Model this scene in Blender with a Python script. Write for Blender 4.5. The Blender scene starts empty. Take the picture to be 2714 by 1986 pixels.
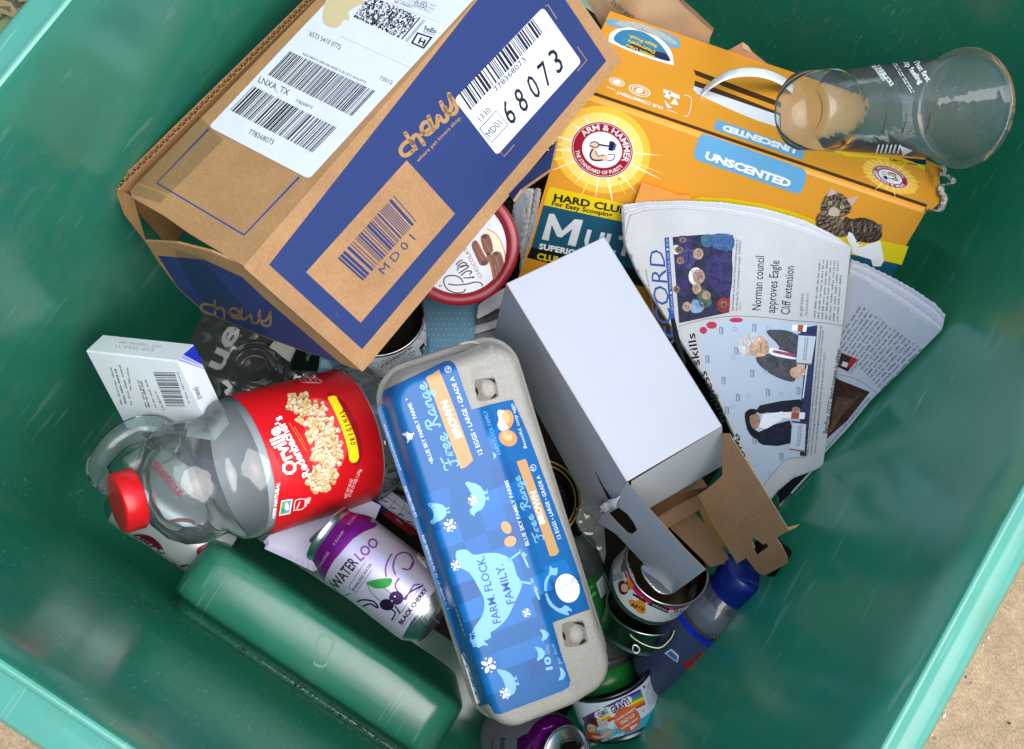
import bpy, bmesh, math, random
import numpy as np
from mathutils import Vector, Matrix, noise
from mathutils.geometry import tessellate_polygon
SC = bpy.context.scene
# ------------------------------------------------------------------ camera, world, sun, exposure
F, CX, CY = 3000.0, 1357.0, 993.0            # focal length and centre of the photograph in its own pixels
_y = np.array([8317, 12480, -3000.0]); _y /= np.linalg.norm(_y)
_z = np.array([333, 499, 3000.0]); _z -= _y * (_z @ _y); _z /= np.linalg.norm(_z)
_x = np.cross(_y, _z)
RW = np.array([_x, _y, _z])                  # camera axes -> world axes
CAM = np.array([0, 0, 1.3])
cd = bpy.data.cameras.new('camera'); cam = bpy.data.objects.new('camera', cd)
SC.collection.objects.link(cam); SC.camera = cam
cd.sensor_width = 36.0; cd.lens = 36.0 * F / 2714.0; cd.clip_start = 0.01; cd.clip_end = 200
m4 = Matrix(RW.tolist()).to_4x4(); m4.translation = Vector(CAM); cam.matrix_world = m4
W = bpy.data.worlds.new('World'); SC.world = W; W.use_nodes = True
SUN_EL, SUN_AZ = math.radians(72), math.radians(98)
sky = W.node_tree.nodes.new('ShaderNodeTexSky'); sky.sky_type = 'NISHITA'; sky.sun_disc = False
sky.sun_elevation = SUN_EL; sky.sun_rotation = SUN_AZ
sky.air_density = 1.0; sky.dust_density = 1.5; sky.ozone_density = 1.0
bg = W.node_tree.nodes['Background']; bg.inputs[1].default_value = 0.13
W.node_tree.links.new(sky.outputs[0], bg.inputs[0])
sl = bpy.data.lights.new('sun', 'SUN'); sl.energy = 1.9; sl.angle = math.radians(65); sl.color = (1, 0.955, 0.9)
so = bpy.data.objects.new('sun', sl); SC.collection.objects.link(so)
sd = Vector((math.sin(SUN_AZ) * math.cos(SUN_EL), math.cos(SUN_AZ) * math.cos(SUN_EL), math.sin(SUN_EL)))
so.rotation_euler = sd.to_track_quat('Z', 'Y').to_euler()
SC.view_settings.view_transform = 'Standard'; SC.view_settings.look = 'None'
SC.view_settings.exposure = 1.15; SC.view_settings.gamma = 1.0; SC.view_settings.use_curve_mapping = False
SC.cycles.max_bounces = 14; SC.cycles.transparent_max_bounces = 24; SC.cycles.diffuse_bounces = 5
SC.cycles.glossy_bounces = 5; SC.cycles.transmission_bounces = 10
SC.cycles.caustics_reflective = False; SC.cycles.caustics_refractive = False
rnd = random.Random(7)

# ------------------------------------------------------------------ geometry of the photograph
def ray(p): return RW @ np.array([p[0] - CX, CY - p[1], -F]) / F
def at(px, py, d): return CAM + ray((px, py)) * d           # point at depth d
def depth(P): return -(RW.T @ (np.asarray(P, float) - CAM))[2]
def proj(P):
    v = RW.T @ (np.asarray(P, float) - CAM)
    return np.array([CX + F * v[0] / -v[2], CY - F * v[1] / -v[2]])
def nrm(v): v = np.asarray(v, float); return v / np.linalg.norm(v)
def onz(p, z): r = ray(p); return CAM + r * (z - CAM[2]) / r[2]
def near(p, P, d):                                          # point on the ray of p nearest the line P + t d
    r = ray(p); d = nrm(d); w = CAM - np.asarray(P)
    a, b, c, e, f = r @ r, r @ d, 1.0, r @ w, d @ w
    return CAM + r * ((b * f - c * e) / (a * c - b * b))
def zoom(ox, oy, s): return lambda *pts: [(ox + x * s, oy + y * s) for x, y in pts]
_k = 900 / 2253
zA, zB, zC = zoom(0, 0, _k), zoom(900, 0, _k), zoom(1814, 0, _k)
zD, zE, zF = zoom(0, 660, _k), zoom(900, 660, _k), zoom(1814, 660, _k)
zG, zH, zI = zoom(0, 1326, _k), zoom(900, 1326, _k), zoom(1814, 1326, _k)
zJ, zK = zoom(1400, 1150, .33289), zoom(1100, 480, .25428)
zL, zM = zoom(650, 950, .27236), zoom(1200, 1640, .26572)
zN, zO = zoom(440, 780, .31001), zoom(600, 1250, .30261)
zP, zQ = zoom(230, 1000, .35430), zoom(980, 880, .22401)
zR, zS, zT = zoom(1040, 1220, .44183), zoom(1630, 500, .54479), zoom(540, 0, .30272)
ov = zoom(0, 0, 2714 / 2258)

# ------------------------------------------------------------------ materials
MATS = {}
def lin(h):
    h = h.lstrip('#'); c = [int(h[i:i + 2], 16) / 255 for i in (0, 2, 4)]
    return tuple(x / 12.92 if x <= .04045 else ((x + .055) / 1.055) ** 2.4 for x in c) + (1,)
def M(col, kind='print'):
    """printed / painted colour col (sRGB hex) with the finish of its kind"""
    key = (col, kind)
    if key in MATS: return MATS[key]
    m = bpy.data.materials.new(kind + '_' + col.strip('#')); m.use_nodes = True; MATS[key] = m
    nt = m.node_tree; N = nt.nodes; L = nt.links; b = N['Principled BSDF']
    c = lin(col); b.inputs['Base Color'].default_value = c
    def noi(scale, detail=4, rough=.6, coord='Object', dist=0):
        tc = N.new('ShaderNodeTexCoord'); n = N.new('ShaderNodeTexNoise'); n.inputs['Scale'].default_value = scale
        n.inputs['Detail'].default_value = detail; n.inputs['Roughness'].default_value = rough; n.inputs['Distortion'].default_value = dist
        L.new(tc.outputs[coord], n.inputs['Vector']); return n
    def ramp(n, a, bb, ca, cb):
        r = N.new('ShaderNodeValToRGB'); r.color_ramp.elements[0].position = a; r.color_ramp.elements[1].position = bb
        r.color_ramp.elements[0].color = ca; r.color_ramp.elements[1].color = cb; L.new(n.outputs[0], r.inputs[0]); return r
    def bump(n, s, d=.001):
        bp = N.new('ShaderNodeBump'); bp.inputs['Strength'].default_value = s; bp.inputs['Distance'].default_value = d
        L.new(n.outputs[0], bp.inputs['Height']); L.new(bp.outputs[0], b.inputs['Normal']); return bp
    def sc(k): return tuple(min(1, x * k) for x in c[:3]) + (1,)
    R, SP = b.inputs['Roughness'], b.inputs['Specular IOR Level']
    if kind == 'print':   R.default_value = .55; SP.default_value = .3
    elif kind == 'gloss': R.default_value = .36; SP.default_value = .3; bump(noi(30, 2), .08, .002)
    elif kind == 'plast': R.default_value = .3; SP.default_value = .5; bump(noi(60, 3), .05, .001)
    elif kind == 'matte': R.default_value = .85; SP.default_value = .15
    elif kind == 'kraft':
        R.default_value = .8; SP.default_value = .2
        n = noi(420, 5, .75); r = ramp(n, .3, .72, sc(.82), sc(1.13))
        n2 = noi(26, 4); r2 = ramp(n2, .3, .7, (.86, .86, .86, 1), (1.06, 1.06, 1.06, 1))
        mx = N.new('ShaderNodeMix'); mx.data_type = 'RGBA'; mx.blend_type = 'MULTIPLY'; mx.inputs[0].default_value = 1
        L.new(r.outputs[0], mx.inputs[6]); L.new(r2.outputs[0], mx.inputs[7]); L.new(mx.outputs[2], b.inputs['Base Color'])
        bump(noi(60, 4), .25, .0012)
    elif kind == 'inkworn':                                  # flexo ink on kraft, rubbed through in small flecks
        R.default_value = .7; SP.default_value = .25
        n = noi(170, 6, .8, dist=.6); n2 = noi(14, 2)
        ad = N.new('ShaderNodeMath'); ad.operation = 'MULTIPLY'; L.new(n.outputs[0], ad.inputs[0]); L.new(n2.outputs[0], ad.inputs[1])
        r = ramp(ad, .38, .56, c, lin('#5f70a0')); L.new(r.outputs[0], b.inputs['Base Color']); bump(noi(60, 4), .2, .0012)
    elif kind == 'paper':
        R.default_value = .75; SP.default_value = .2
        n = noi(90, 4); r = ramp(n, .3, .7, sc(.95), sc(1.0)); L.new(r.outputs[0], b.inputs['Base Color']); bump(noi(22, 3), .25, .004)
    elif kind == 'carton':
        R.default_value = .34; SP.default_value = .5
        n9 = noi(7, 3, .5); bump(n9, .22, .012)
    elif kind == 'pulp':
        R.default_value = .95; SP.default_value = .1
        n = noi(520, 5, .8); r = ramp(n, .3, .7, sc(.78), sc(1.1)); L.new(r.outputs[0], b.inputs['Base Color'])
        bump(noi(170, 7, .85), .9, .0028)
    elif kind == 'film':                                     # clear tape: symmetric sheen, no total reflection
        N.remove(b); t = N.new('ShaderNodeBsdfTransparent'); t.inputs[0].default_value = c
        g = N.new('ShaderNodeBsdfGlossy'); g.inputs['Roughness'].default_value = .12
        s = N.new('ShaderNodeMixShader'); s.inputs[0].default_value = .1; L.new(t.outputs[0], s.inputs[1]); L.new(g.outputs[0], s.inputs[2]); L.new(s.outputs[0], N['Material Output'].inputs[0])
    elif kind == 'photo':                                    # halftone picture: the tone breaks up at several scales
        R.default_value = .7; SP.default_value = .15
        n = noi(130, 7, .8, dist=.8); r = ramp(n, .3, .72, sc(.35), sc(1.75)); n2 = noi(520, 3, .7); r2 = ramp(n2, .3, .7, (.7, .7, .7, 1), (1.2, 1.2, 1.2, 1))
        mx = N.new('ShaderNodeMix'); mx.data_type = 'RGBA'; mx.blend_type = 'MULTIPLY'; mx.inputs[0].default_value = 1
        L.new(r.outputs[0], mx.inputs[6]); L.new(r2.outputs[0], mx.inputs[7]); L.new(mx.outputs[2], b.inputs['Base Color'])
    elif kind == 'fur':
        R.default_value = .6; SP.default_value = .2
        tc = N.new('ShaderNodeTexCoord'); w = N.new('ShaderNodeTexWave'); w.inputs['Scale'].default_value = 70; w.inputs['Distortion'].default_value = 9; w.inputs['Detail'].default_value = 4; w.inputs['Detail Scale'].default_value = 2.5
        L.new(tc.outputs['Object'], w.inputs['Vector']); r = ramp(w, .2, .8, sc(.4), sc(1.15)); n2 = noi(420, 4, .8); r2 = ramp(n2, .3, .7, (.6, .6, .6, 1), (1.25, 1.25, 1.25, 1))
        mx = N.new('ShaderNodeMix'); mx.data_type = 'RGBA'; mx.blend_type = 'MULTIPLY'; mx.inputs[0].default_value = 1
        L.new(r.outputs[0], mx.inputs[6]); L.new(r2.outputs[0], mx.inputs[7]); L.new(mx.outputs[2], b.inputs['Base Color'])
    elif kind == 'metal':
        b.inputs['Metallic'].default_value = 1; R.default_value = .28; bump(noi(80, 3), .12, .001)
    elif kind == 'canprint':
        b.inputs['Metallic'].default_value = .55; R.default_value = .3
    elif kind == 'bin':
        R.default_value = .3; SP.default_value = .9
        n = noi(9, 6, .65, dist=.5); r = ramp(n, .3, .75, sc(.86), sc(1.14))
        # scuffs: thin pale scratches, worn grey patches and a little yellow grime
        tc = N.new('ShaderNodeTexCoord'); mp = N.new('ShaderNodeMapping'); mp.inputs['Scale'].default_value = (420, 14, 60)
        mp.inputs['Rotation'].default_value = (.4, .2, .7); L.new(tc.outputs['Object'], mp.inputs[0])
        w = N.new('ShaderNodeTexNoise'); w.inputs['Scale'].default_value = 1; w.inputs['Detail'].default_value = 4; L.new(mp.outputs[0], w.inputs['Vector'])
        rs = ramp(w, .62, .69, (0, 0, 0, 1), (.65, .65, .65, 1))
        n4 = noi(11, 5, .6); ms = ramp(n4, .38, .55, (0, 0, 0, 1), (1, 1, 1, 1))
        mm = N.new('ShaderNodeMath'); mm.operation = 'MULTIPLY'; L.new(rs.outputs[0], mm.inputs[0]); L.new(ms.outputs[0], mm.inputs[1])
        x1 = N.new('ShaderNodeMix'); x1.data_type = 'RGBA'; L.new(mm.outputs[0], x1.inputs[0]); L.new(r.outputs[0], x1.inputs[6]); x1.inputs[7].default_value = lin('#9fbfae')
        n5 = noi(8, 10, .78, dist=1.6); rg = ramp(n5, .5, .68, (0, 0, 0, 1), (.6, .6, .6, 1))
        x2 = N.new('ShaderNodeMix'); x2.data_type = 'RGBA'; L.new(rg.outputs[0], x2.inputs[0]); L.new(x1.outputs[2], x2.inputs[6]); x2.inputs[7].default_value = lin('#6f9474')
        L.new(x2.outputs[2], b.inputs['Base Color'])
        n6 = noi(5, 5, .6); rr = ramp(n6, .35, .7, (.17, .17, .17, 1), (.27, .27, .27, 1)); L.new(rr.outputs[0], R)
        bump(noi(14, 3), .04, .01)
        tr = N.new('ShaderNodeBsdfTranslucent'); tr.inputs[0].default_value = lin('#5cc9ad')
        ms2 = N.new('ShaderNodeMixShader'); ms2.inputs[0].default_value = .28
        L.new(b.outputs[0], ms2.inputs[1]); L.new(tr.outputs[0], ms2.inputs[2]); L.new(ms2.outputs[0], N['Material Output'].inputs[0])
    elif kind in ('clear', 'clearthin'):                                    # thin clear plastic or glass wall
        N.remove(b); t = N.new('ShaderNodeBsdfTransparent'); t.inputs[0].default_value = c
        g = N.new('ShaderNodeBsdfGlossy'); g.inputs['Roughness'].default_value = .025
        d = N.new('ShaderNodeBsdfDiffuse'); d.inputs[0].default_value = (.75, .79, .8, 1)
        fr = N.new('ShaderNodeFresnel'); fr.inputs[0].default_value = 1.38 if kind == 'clear' else 1.11
        tc = N.new('ShaderNodeTexCoord'); n = N.new('ShaderNodeTexNoise'); n.inputs['Scale'].default_value = 38; n.inputs['Detail'].default_value = 2
        L.new(tc.outputs['Object'], n.inputs['Vector'])
        bp = N.new('ShaderNodeBump'); bp.inputs['Strength'].default_value = .25; bp.inputs['Distance'].default_value = .004
        L.new(n.outputs[0], bp.inputs['Height']); L.new(bp.outputs[0], g.inputs['Normal']); L.new(bp.outputs[0], fr.inputs['Normal'])
        a = N.new('ShaderNodeMixShader'); a.inputs[0].default_value = .075 if kind == 'clear' else .06; L.new(t.outputs[0], a.inputs[1]); L.new(d.outputs[0], a.inputs[2])
        f2 = N.new('ShaderNodeMath'); f2.operation = 'MULTIPLY_ADD'; f2.inputs[1].default_value = 1.1; f2.inputs[2].default_value = .045; f2.use_clamp = True
        L.new(fr.outputs[0], f2.inputs[0])
        s = N.new('ShaderNodeMixShader'); L.new(f2.outputs[0], s.inputs[0]); L.new(a.outputs[0], s.inputs[1]); L.new(g.outputs[0], s.inputs[2])
        L.new(s.outputs[0], N['Material Output'].inputs[0])
    elif kind == 'concrete':
        R.default_value = .9; SP.default_value = .2
        n = noi(330, 6, .85); r = ramp(n, .36, .66, lin('#947e62'), lin('#d6be99'))
        n2 = noi(60, 4, .7); r2 = ramp(n2, .3, .75, (.72, .71, .7, 1), (1.1, 1.08, 1.04, 1))
        mx = N.new('ShaderNodeMix'); mx.data_type = 'RGBA'; mx.blend_type = 'MULTIPLY'; mx.inputs[0].default_value = 1
        L.new(r.outputs[0], mx.inputs[6]); L.new(r2.outputs[0], mx.inputs[7]); n3 = noi(9, 5, .7); r3 = ramp(n3, .35, .65, (.78, .77, .76, 1), (1.05, 1.05, 1.05, 1))
        m3 = N.new('ShaderNodeMix'); m3.data_type = 'RGBA'; m3.blend_type = 'MULTIPLY'; m3.inputs[0].default_value = 1; L.new(mx.outputs[2], m3.inputs[6]); L.new(r3.outputs[0], m3.inputs[7]); L.new(m3.outputs[2], b.inputs['Base Color'])
        bump(n, .8, .003)
    elif kind == 'soil':
        R.default_value = .95
        n = noi(120, 6, .8); r = ramp(n, .3, .7, lin('#2d2a1e'), lin('#7c7258')); L.new(r.outputs[0], b.inputs['Base Color']); bump(n, .8, .01)
    return m

# ------------------------------------------------------------------ mesh builder (world coordinates until built)
class G:
    def __init__(s): s.v = []; s.f = []; s.m = []; s.mi = {}; s.sm = []
    def mat(s, m):
        if m not in s.mi: s.mi[m] = len(s.mi)
        return s.mi[m]
    def add(s, vs, fs, m, smooth=False):
        o = len(s.v); s.v += [tuple(map(float, p)) for p in vs]; k = s.mat(m)
        for f in fs: s.f.append([i + o for i in f]); s.m.append(k); s.sm.append(smooth)
        return s
    def quad(s, a, b, c, d, m, smooth=False): return s.add([a, b, c, d], [(0, 1, 2, 3)], m, smooth)
    def box(s, o, a, b, c, m):                               # corner o and three edge vectors
        o, a, b, c = map(np.asarray, (o, a, b, c)); p = [o, o + a, o + a + b, o + b]; p += [q + c for q in p]
        return s.add(p, [(0, 3, 2, 1), (4, 5, 6, 7), (0, 1, 5, 4), (1, 2, 6, 5), (2, 3, 7, 6), (3, 0, 4, 7)], m)
    def grid(s, P, m, smooth=True, close=False):             # P[i][j] points
        n, k = len(P), len(P[0]); vs = [p for r in P for p in r]; fs = []
        for i in range(n - 1):
            for j in range(k if close else k - 1):
                j2 = (j + 1) % k; fs.append((i * k + j, i * k + j2, (i + 1) * k + j2, (i + 1) * k + j))
        return s.add(vs, fs, m, smooth)
    def tube(s, pts, r, m, n=10, cap=True):
        pts = [np.asarray(p, float) for p in pts]; R = []; up = None
        rr = r if hasattr(r, '__len__') else [r] * len(pts)
        for i, p in enumerate(pts):
            t = nrm(pts[min(i + 1, len(pts) - 1)] - pts[max(i - 1, 0)])
            if up is None: up = nrm(np.cross(t, [.31, .52, .79]))
            up = nrm(up - t * (up @ t)); q = np.cross(t, up)
            R.append([p + rr[i] * (math.cos(a) * up + math.sin(a) * q) for a in np.linspace(0, 2 * math.pi, n, endpoint=False)])
        s.grid(R, m, True, True)
        if cap:
            for Q in (R[0], R[-1]): s.add(Q, [tuple(range(n))], m)
        return s
    def revolve(s, p0, ax, prof, n=64, ref=(.3, .2, .9)):    # prof: (t, r, material of the band that follows)
        ax = nrm(ax); e1 = nrm(np.cross(ax, ref)); e2 = np.cross(ax, e1); p0 = np.asarray(p0)
        A = np.linspace(0, 2 * math.pi, n, endpoint=False)
        ring = lambda t, r: [p0 + ax * t + r * (math.cos(a) * e1 + math.sin(a) * e2) for a in A]
        for (t0, r0, m), (t1, r1, _) in zip(prof[:-1], prof[1:]):
            if m is None: continue
            s.grid([ring(t0, max(r0, 1e-5)), ring(t1, max(r1, 1e-5))], m, True, True)
        return s
def weld(me):
    bm = bmesh.new(); bm.from_mesh(me); bmesh.ops.remove_doubles(bm, verts=bm.verts, dist=1e-6); bm.to_mesh(me); bm.free()
def build(name, g, loc, parent=None, doweld=True):
    me = bpy.data.meshes.new(name); v = np.array(g.v) - np.asarray(loc)
    me.from_pydata(v.tolist(), [], g.f)
    for m in g.mi: me.materials.append(m)
    me.polygons.foreach_set('material_index', g.m); me.polygons.foreach_set('use_smooth', g.sm)
    if doweld: weld(me)
    me.update(); o = bpy.data.objects.new(name, me); SC.collection.objects.link(o)
    if parent: o.parent = parent
    else: o.location = Vector(loc)
    return o
class Thing:
    """an Empty at the thing's base carrying its parts (and their sub-parts)"""
    def __init__(s, name, label, cat, group=None): s.n, s.l, s.c, s.g, s.p = name, label, cat, group, []
    def part(s, name, g, under=None, label=None, weld=True): s.p.append((name, g, under, label, weld)); return len(s.p) - 1
    def done(s):
        V = np.array([p for q in s.p for p in q[1].v]); lo, hi = V.min(0), V.max(0)
        loc = np.array([(lo[0] + hi[0]) / 2, (lo[1] + hi[1]) / 2, lo[2]])
        if len(s.p) == 1: r = build(s.n, s.p[0][1], loc, doweld=s.p[0][4])
        else:
            r = bpy.data.objects.new(s.n, None); SC.collection.objects.link(r); r.location = Vector(loc); r.empty_display_size = .03
            os = []
            for name, g, under, lab, wd in s.p:
                o = build(name, g, loc, r if under is None else os[under], wd); os.append(o)
                if lab: o['label'] = lab
        r['label'] = s.l; r['category'] = s.c
        if s.g: r['group'] = s.g
        return r
def setting(name, g, kind='structure', loc=(0, 0, 0)):
    o = build(name, g, loc); o['kind'] = kind; return o

# ------------------------------------------------------------------ surfaces that prints lie on
LV = .00009
class Plane:
    def __init__(s, o, a, b, hf=None):
        s.o = np.asarray(o, float); s.a = nrm(a); s.n = nrm(np.cross(a, b))
        if s.n @ (CAM - s.o) < 0: s.n = -s.n
        s.b = np.cross(s.n, s.a); s.hf = hf; s.flat = hf is None
        if s.b @ np.asarray(b) < 0: s.b = -s.b
    def uv(s, P): P = np.asarray(P) - s.o; return P @ s.a, P @ s.b
    def map(s, u, v, h=0): return s.o + s.a * u + s.b * v + s.n * (h + (s.hf(u, v) if s.hf else 0))
    def hit(s, p, h=0):
        r = ray(p); k = h
        for _ in range(1 if s.flat else 7):
            P = CAM + r * (((s.o + s.n * k - CAM) @ s.n) / (r @ s.n))
            if not s.flat: k = h + s.hf(*s.uv(P))
        return P
    def normal(s, p): return s.n
class Cyl:
    """cylinder/cone about p0->p1, radius interpolated from prof [(t, r)]"""
    flat = False
    def __init__(s, p0, ax, prof): s.p0 = np.asarray(p0, float); s.ax = nrm(ax); s.t, s.r = zip(*prof)
    def hit(s, p, h=0):
        d = ray(p); w = CAM - s.p0; dp = d - s.ax * (d @ s.ax); wp = w - s.ax * (w @ s.ax); r = s.r[0]
        for _ in range(6):
            rr = r + h; A, B, C = dp @ dp, dp @ wp, wp @ wp - rr * rr; D = B * B - A * C
            k = (-B - math.sqrt(max(D, 0))) / A; P = CAM + d * k
            r = float(np.interp((P - s.p0) @ s.ax, s.t, s.r))
        if D < 0:                                            # past the silhouette: keep on the rim of the surface
            t = (P - s.p0) @ s.ax; q = P - s.p0 - s.ax * t; P = s.p0 + s.ax * t + nrm(q) * (r + h)
        return P
def aff(S, p, e=None):
    """2-D map at photo point p: metres along the surface axes -> photo pixels (planes only)"""
    u, v = S.uv(S.hit(p)); J0 = (proj(S.map(u + .01, v)) - proj(S.map(u - .01, v))) / .02
    J1 = (proj(S.map(u, v + .01)) - proj(S.map(u, v - .01))) / .02
    return lambda x, y: tuple(np.asarray(p) + J0 * x + J1 * y)
def lay(S, g, tris, m, lv, step=None):
    """drape triangles given in photo pixels over surface S"""
    tris = list(tris)
    if not S.flat:
        step = step or 14.0; out = []
        while tris:
            a, b, c = tris.pop(); E = [math.dist(a, b), math.dist(b, c), math.dist(c, a)]; k = E.index(max(E))
            if E[k] <= step: out.append((a, b, c)); continue
            if k == 1: a, b, c = b, c, a
            elif k == 2: a, b, c = c, a, b
            q = ((a[0] + b[0]) / 2, (a[1] + b[1]) / 2); tris += [(a, q, c), (q, b, c)]
        tris = out
    idx = {}; vs = []; fs = []
    for t in tris:
        f = []
        for p in t:
            k = (round(p[0], 3), round(p[1], 3))
            if k not in idx: idx[k] = len(vs); vs.append(S.hit(p, lv * LV))
            f.append(idx[k])
        if len(set(f)) < 3: continue
        A, B, C = (np.asarray(vs[i]) for i in f)
        if np.cross(B - A, C - A) @ (CAM - A) < 0: f = f[::-1]
        fs.append(f)
    if fs: g.add(vs, fs, m, not S.flat)
def tess(*loops):
    flat = [p for l in loops for p in l]
    return [tuple(flat[i] for i in t) for t in tessellate_polygon([[Vector((x, y, 0)) for x, y in l] for l in loops])]
def poly(S, g, pts, m, lv=1, holes=(), step=None): lay(S, g, tess(pts, *holes), m, lv, step)
def smooth(pts, n=5, closed=False):                          # Catmull-Rom
    P = [np.asarray(p, float) for p in pts]; N = len(P); out = []
    for i in range(N if closed else N - 1):
        g = (lambda k: P[k % N]) if closed else (lambda k: P[max(0, min(N - 1, k))])
        a, b, c, d = g(i - 1), g(i), g(i + 1), g(i + 2)
        for t in np.linspace(0, 1, n, endpoint=False):
            out.append(tuple(.5 * (2 * b + (c - a) * t + (2 * a - 5 * b + 4 * c - d) * t * t + (3 * b - a - 3 * c + d) * t ** 3)))
    if not closed: out.append(tuple(P[-1]))
    return out
def spoly(S, g, pts, m, lv=1, n=4): poly(S, g, smooth(pts, n, True), m, lv)
def stroke(S, g, pts, w, m, lv=1, sm=True, n=5, caps=True):
    P = smooth(pts, n) if sm and len(pts) > 2 else [tuple(p) for p in pts]
    P = [np.asarray(p, float) for p in P]; L = []; R = []
    for i, p in enumerate(P):
        t = P[min(i + 1, len(P) - 1)] - P[max(i - 1, 0)]; t = t / (np.linalg.norm(t) + 1e-9); q = np.array([-t[1], t[0]]) * w / 2
        L.append(tuple(p + q)); R.append(tuple(p - q))
    T = []
    for i in range(len(P) - 1): T += [(L[i], L[i + 1], R[i + 1]), (L[i], R[i + 1], R[i])]
    lay(S, g, T, m, lv)
    if caps:
        for c in (P[0], P[-1]): ell(S, g, c, w / 2, w / 2, m, lv, n=10)
def ell(S, g, c, rx, ry, m, lv=1, rot=0, n=24):
    ca, sa = math.cos(rot), math.sin(rot); pts = []
    for k in range(n):
        a = 2 * math.pi * k / n; x, y = rx * math.cos(a), ry * math.sin(a); pts.append((c[0] + x * ca - y * sa, c[1] + x * sa + y * ca))
    lay(S, g, [(pts[0], pts[i], pts[i + 1]) for i in range(1, n - 1)], m, lv)
def disc(S, g, A, r, m, lv=1, r0=0, n=48, a0=0, a1=2 * math.pi):   # A: affine map from aff()
    T = []
    for k in range(n):
        t0, t1 = a0 + (a1 - a0) * k / n, a0 + (a1 - a0) * (k + 1) / n
        P = [A(rr * math.cos(t), rr * math.sin(t)) for rr, t in ((r0, t0), (r, t0), (r, t1), (r0, t1))]
        T += [(P[0], P[1], P[2])] + ([(P[0], P[2], P[3])] if r0 else [])
    lay(S, g, T, m, lv)
TXT = {}
def glyphs(s, bold=0.0):
    k = (s, bold)
    if k not in TXT:
        cu = bpy.data.curves.new('t', 'FONT'); cu.body = s; cu.fill_mode = 'FRONT'; cu.resolution_u = 2; cu.offset = bold
        o = bpy.data.objects.new('t', cu); SC.collection.objects.link(o); dg = bpy.context.evaluated_depsgraph_get(); dg.update()
        me = o.evaluated_get(dg).to_mesh(); me.calc_loop_triangles()
        V = np.array([v.co[:2] for v in me.vertices]).reshape(-1, 2)
        T = [tuple(t.vertices) for t in me.loop_triangles]; bpy.data.objects.remove(o); bpy.data.curves.remove(cu)
        TXT[k] = (V, T)
    return TXT[k]
CAP = .729
def text(S, g, s, p0, p1, h, m, lv=2, bold=0.0, up=None, shear=0.0, f=None):
    """s with its baseline from p0 to p1 (photo pixels), capitals h tall"""
    V, T = glyphs(s, bold)
    if not len(V): return
    p0, p1 = np.asarray(p0, float), np.asarray(p1, float); d = p1 - p0; u = d / np.linalg.norm(d)
    up = np.array([u[1], -u[0]]) * h if up is None else np.asarray(up, float)
    x0, x1 = V[:, 0].min(), V[:, 0].max(); X = (V[:, 0] - x0) / (x1 - x0); Y = V[:, 1] / CAP
    if f: Q = [f(x, y) for x, y in zip(X, Y)]
    else: Q = [tuple(p0 + d * x + up * y + u * (shear * h * y)) for x, y in zip(X, Y)]
    lay(S, g, [(Q[a], Q[b], Q[c]) for a, b, c in T], m, lv)
def arctext(S, g, s, A, r, a0, a1, h, m, lv=2, bold=0.0, inward=False):
    def f(x, y):
        a = a0 + (a1 - a0) * x; rr = r + (-h * y if inward else h * y); return A(rr * math.cos(a), rr * math.sin(a))
    text(S, g, s, (0, 0), (1, 0), 1, m, lv, bold, f=f)
def quadmap(a, b, c, d):                                     # unit square -> quad a(0,0) b(1,0) c(1,1) d(0,1)
    a, b, c, d = (np.asarray(p, float) for p in (a, b, c, d))
    return lambda u, v: tuple(a * (1 - u) * (1 - v) + b * u * (1 - v) + c * u * v + d * (1 - u) * v)
def barcode(S, g, q, n, m, lv=2, seed=1, fill=.52):
    R = random.Random(seed); f = quadmap(*q); wid = [R.choice((1, 1, 1, 2, 2, 3)) for _ in range(2 * n)]; tot = sum(wid); x = 0; T = []
    for i, w in enumerate(wid):
        if i % 2 == 0:
            u0, u1 = x / tot, (x + w * (.9 + .2 * fill)) / tot; a, b, c, d = f(u0, 0), f(u1, 0), f(u1, 1), f(u0, 1); T += [(a, b, c), (a, c, d)]
        x += w
    lay(S, g, T, m, lv)
def lines(S, g, q, rows, m, lv=2, seed=3, fill=.62, words=9, last=1.0):
    """rows of small print too fine to read: word-length dashes broken into letter-like ticks"""
    R = random.Random(seed); f = quadmap(*q); T = []
    for r in range(rows):
        v0 = (r + .5 - fill / 2) / rows; v1 = v0 + fill / rows; x = 0
        while x < (1 if r < rows - 1 else last):
            w = R.uniform(.5, 1.5) / words; e = min(1, x + w * .82)
            k = max(1, int(w * words * 5)); 
            for i in range(k):
                a0 = x + (e - x) * i / k; a1 = x + (e - x) * (i + R.uniform(.5, .8)) / k; vv0 = v0 + R.choice((0, .25, .25)) * (v1 - v0)
                A, B, C, D = f(a0, vv0), f(a1, vv0), f(a1, v1), f(a0, v1); T += [(A, B, C), (A, C, D)]
            x += w
    lay(S, g, T, m, lv)
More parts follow.
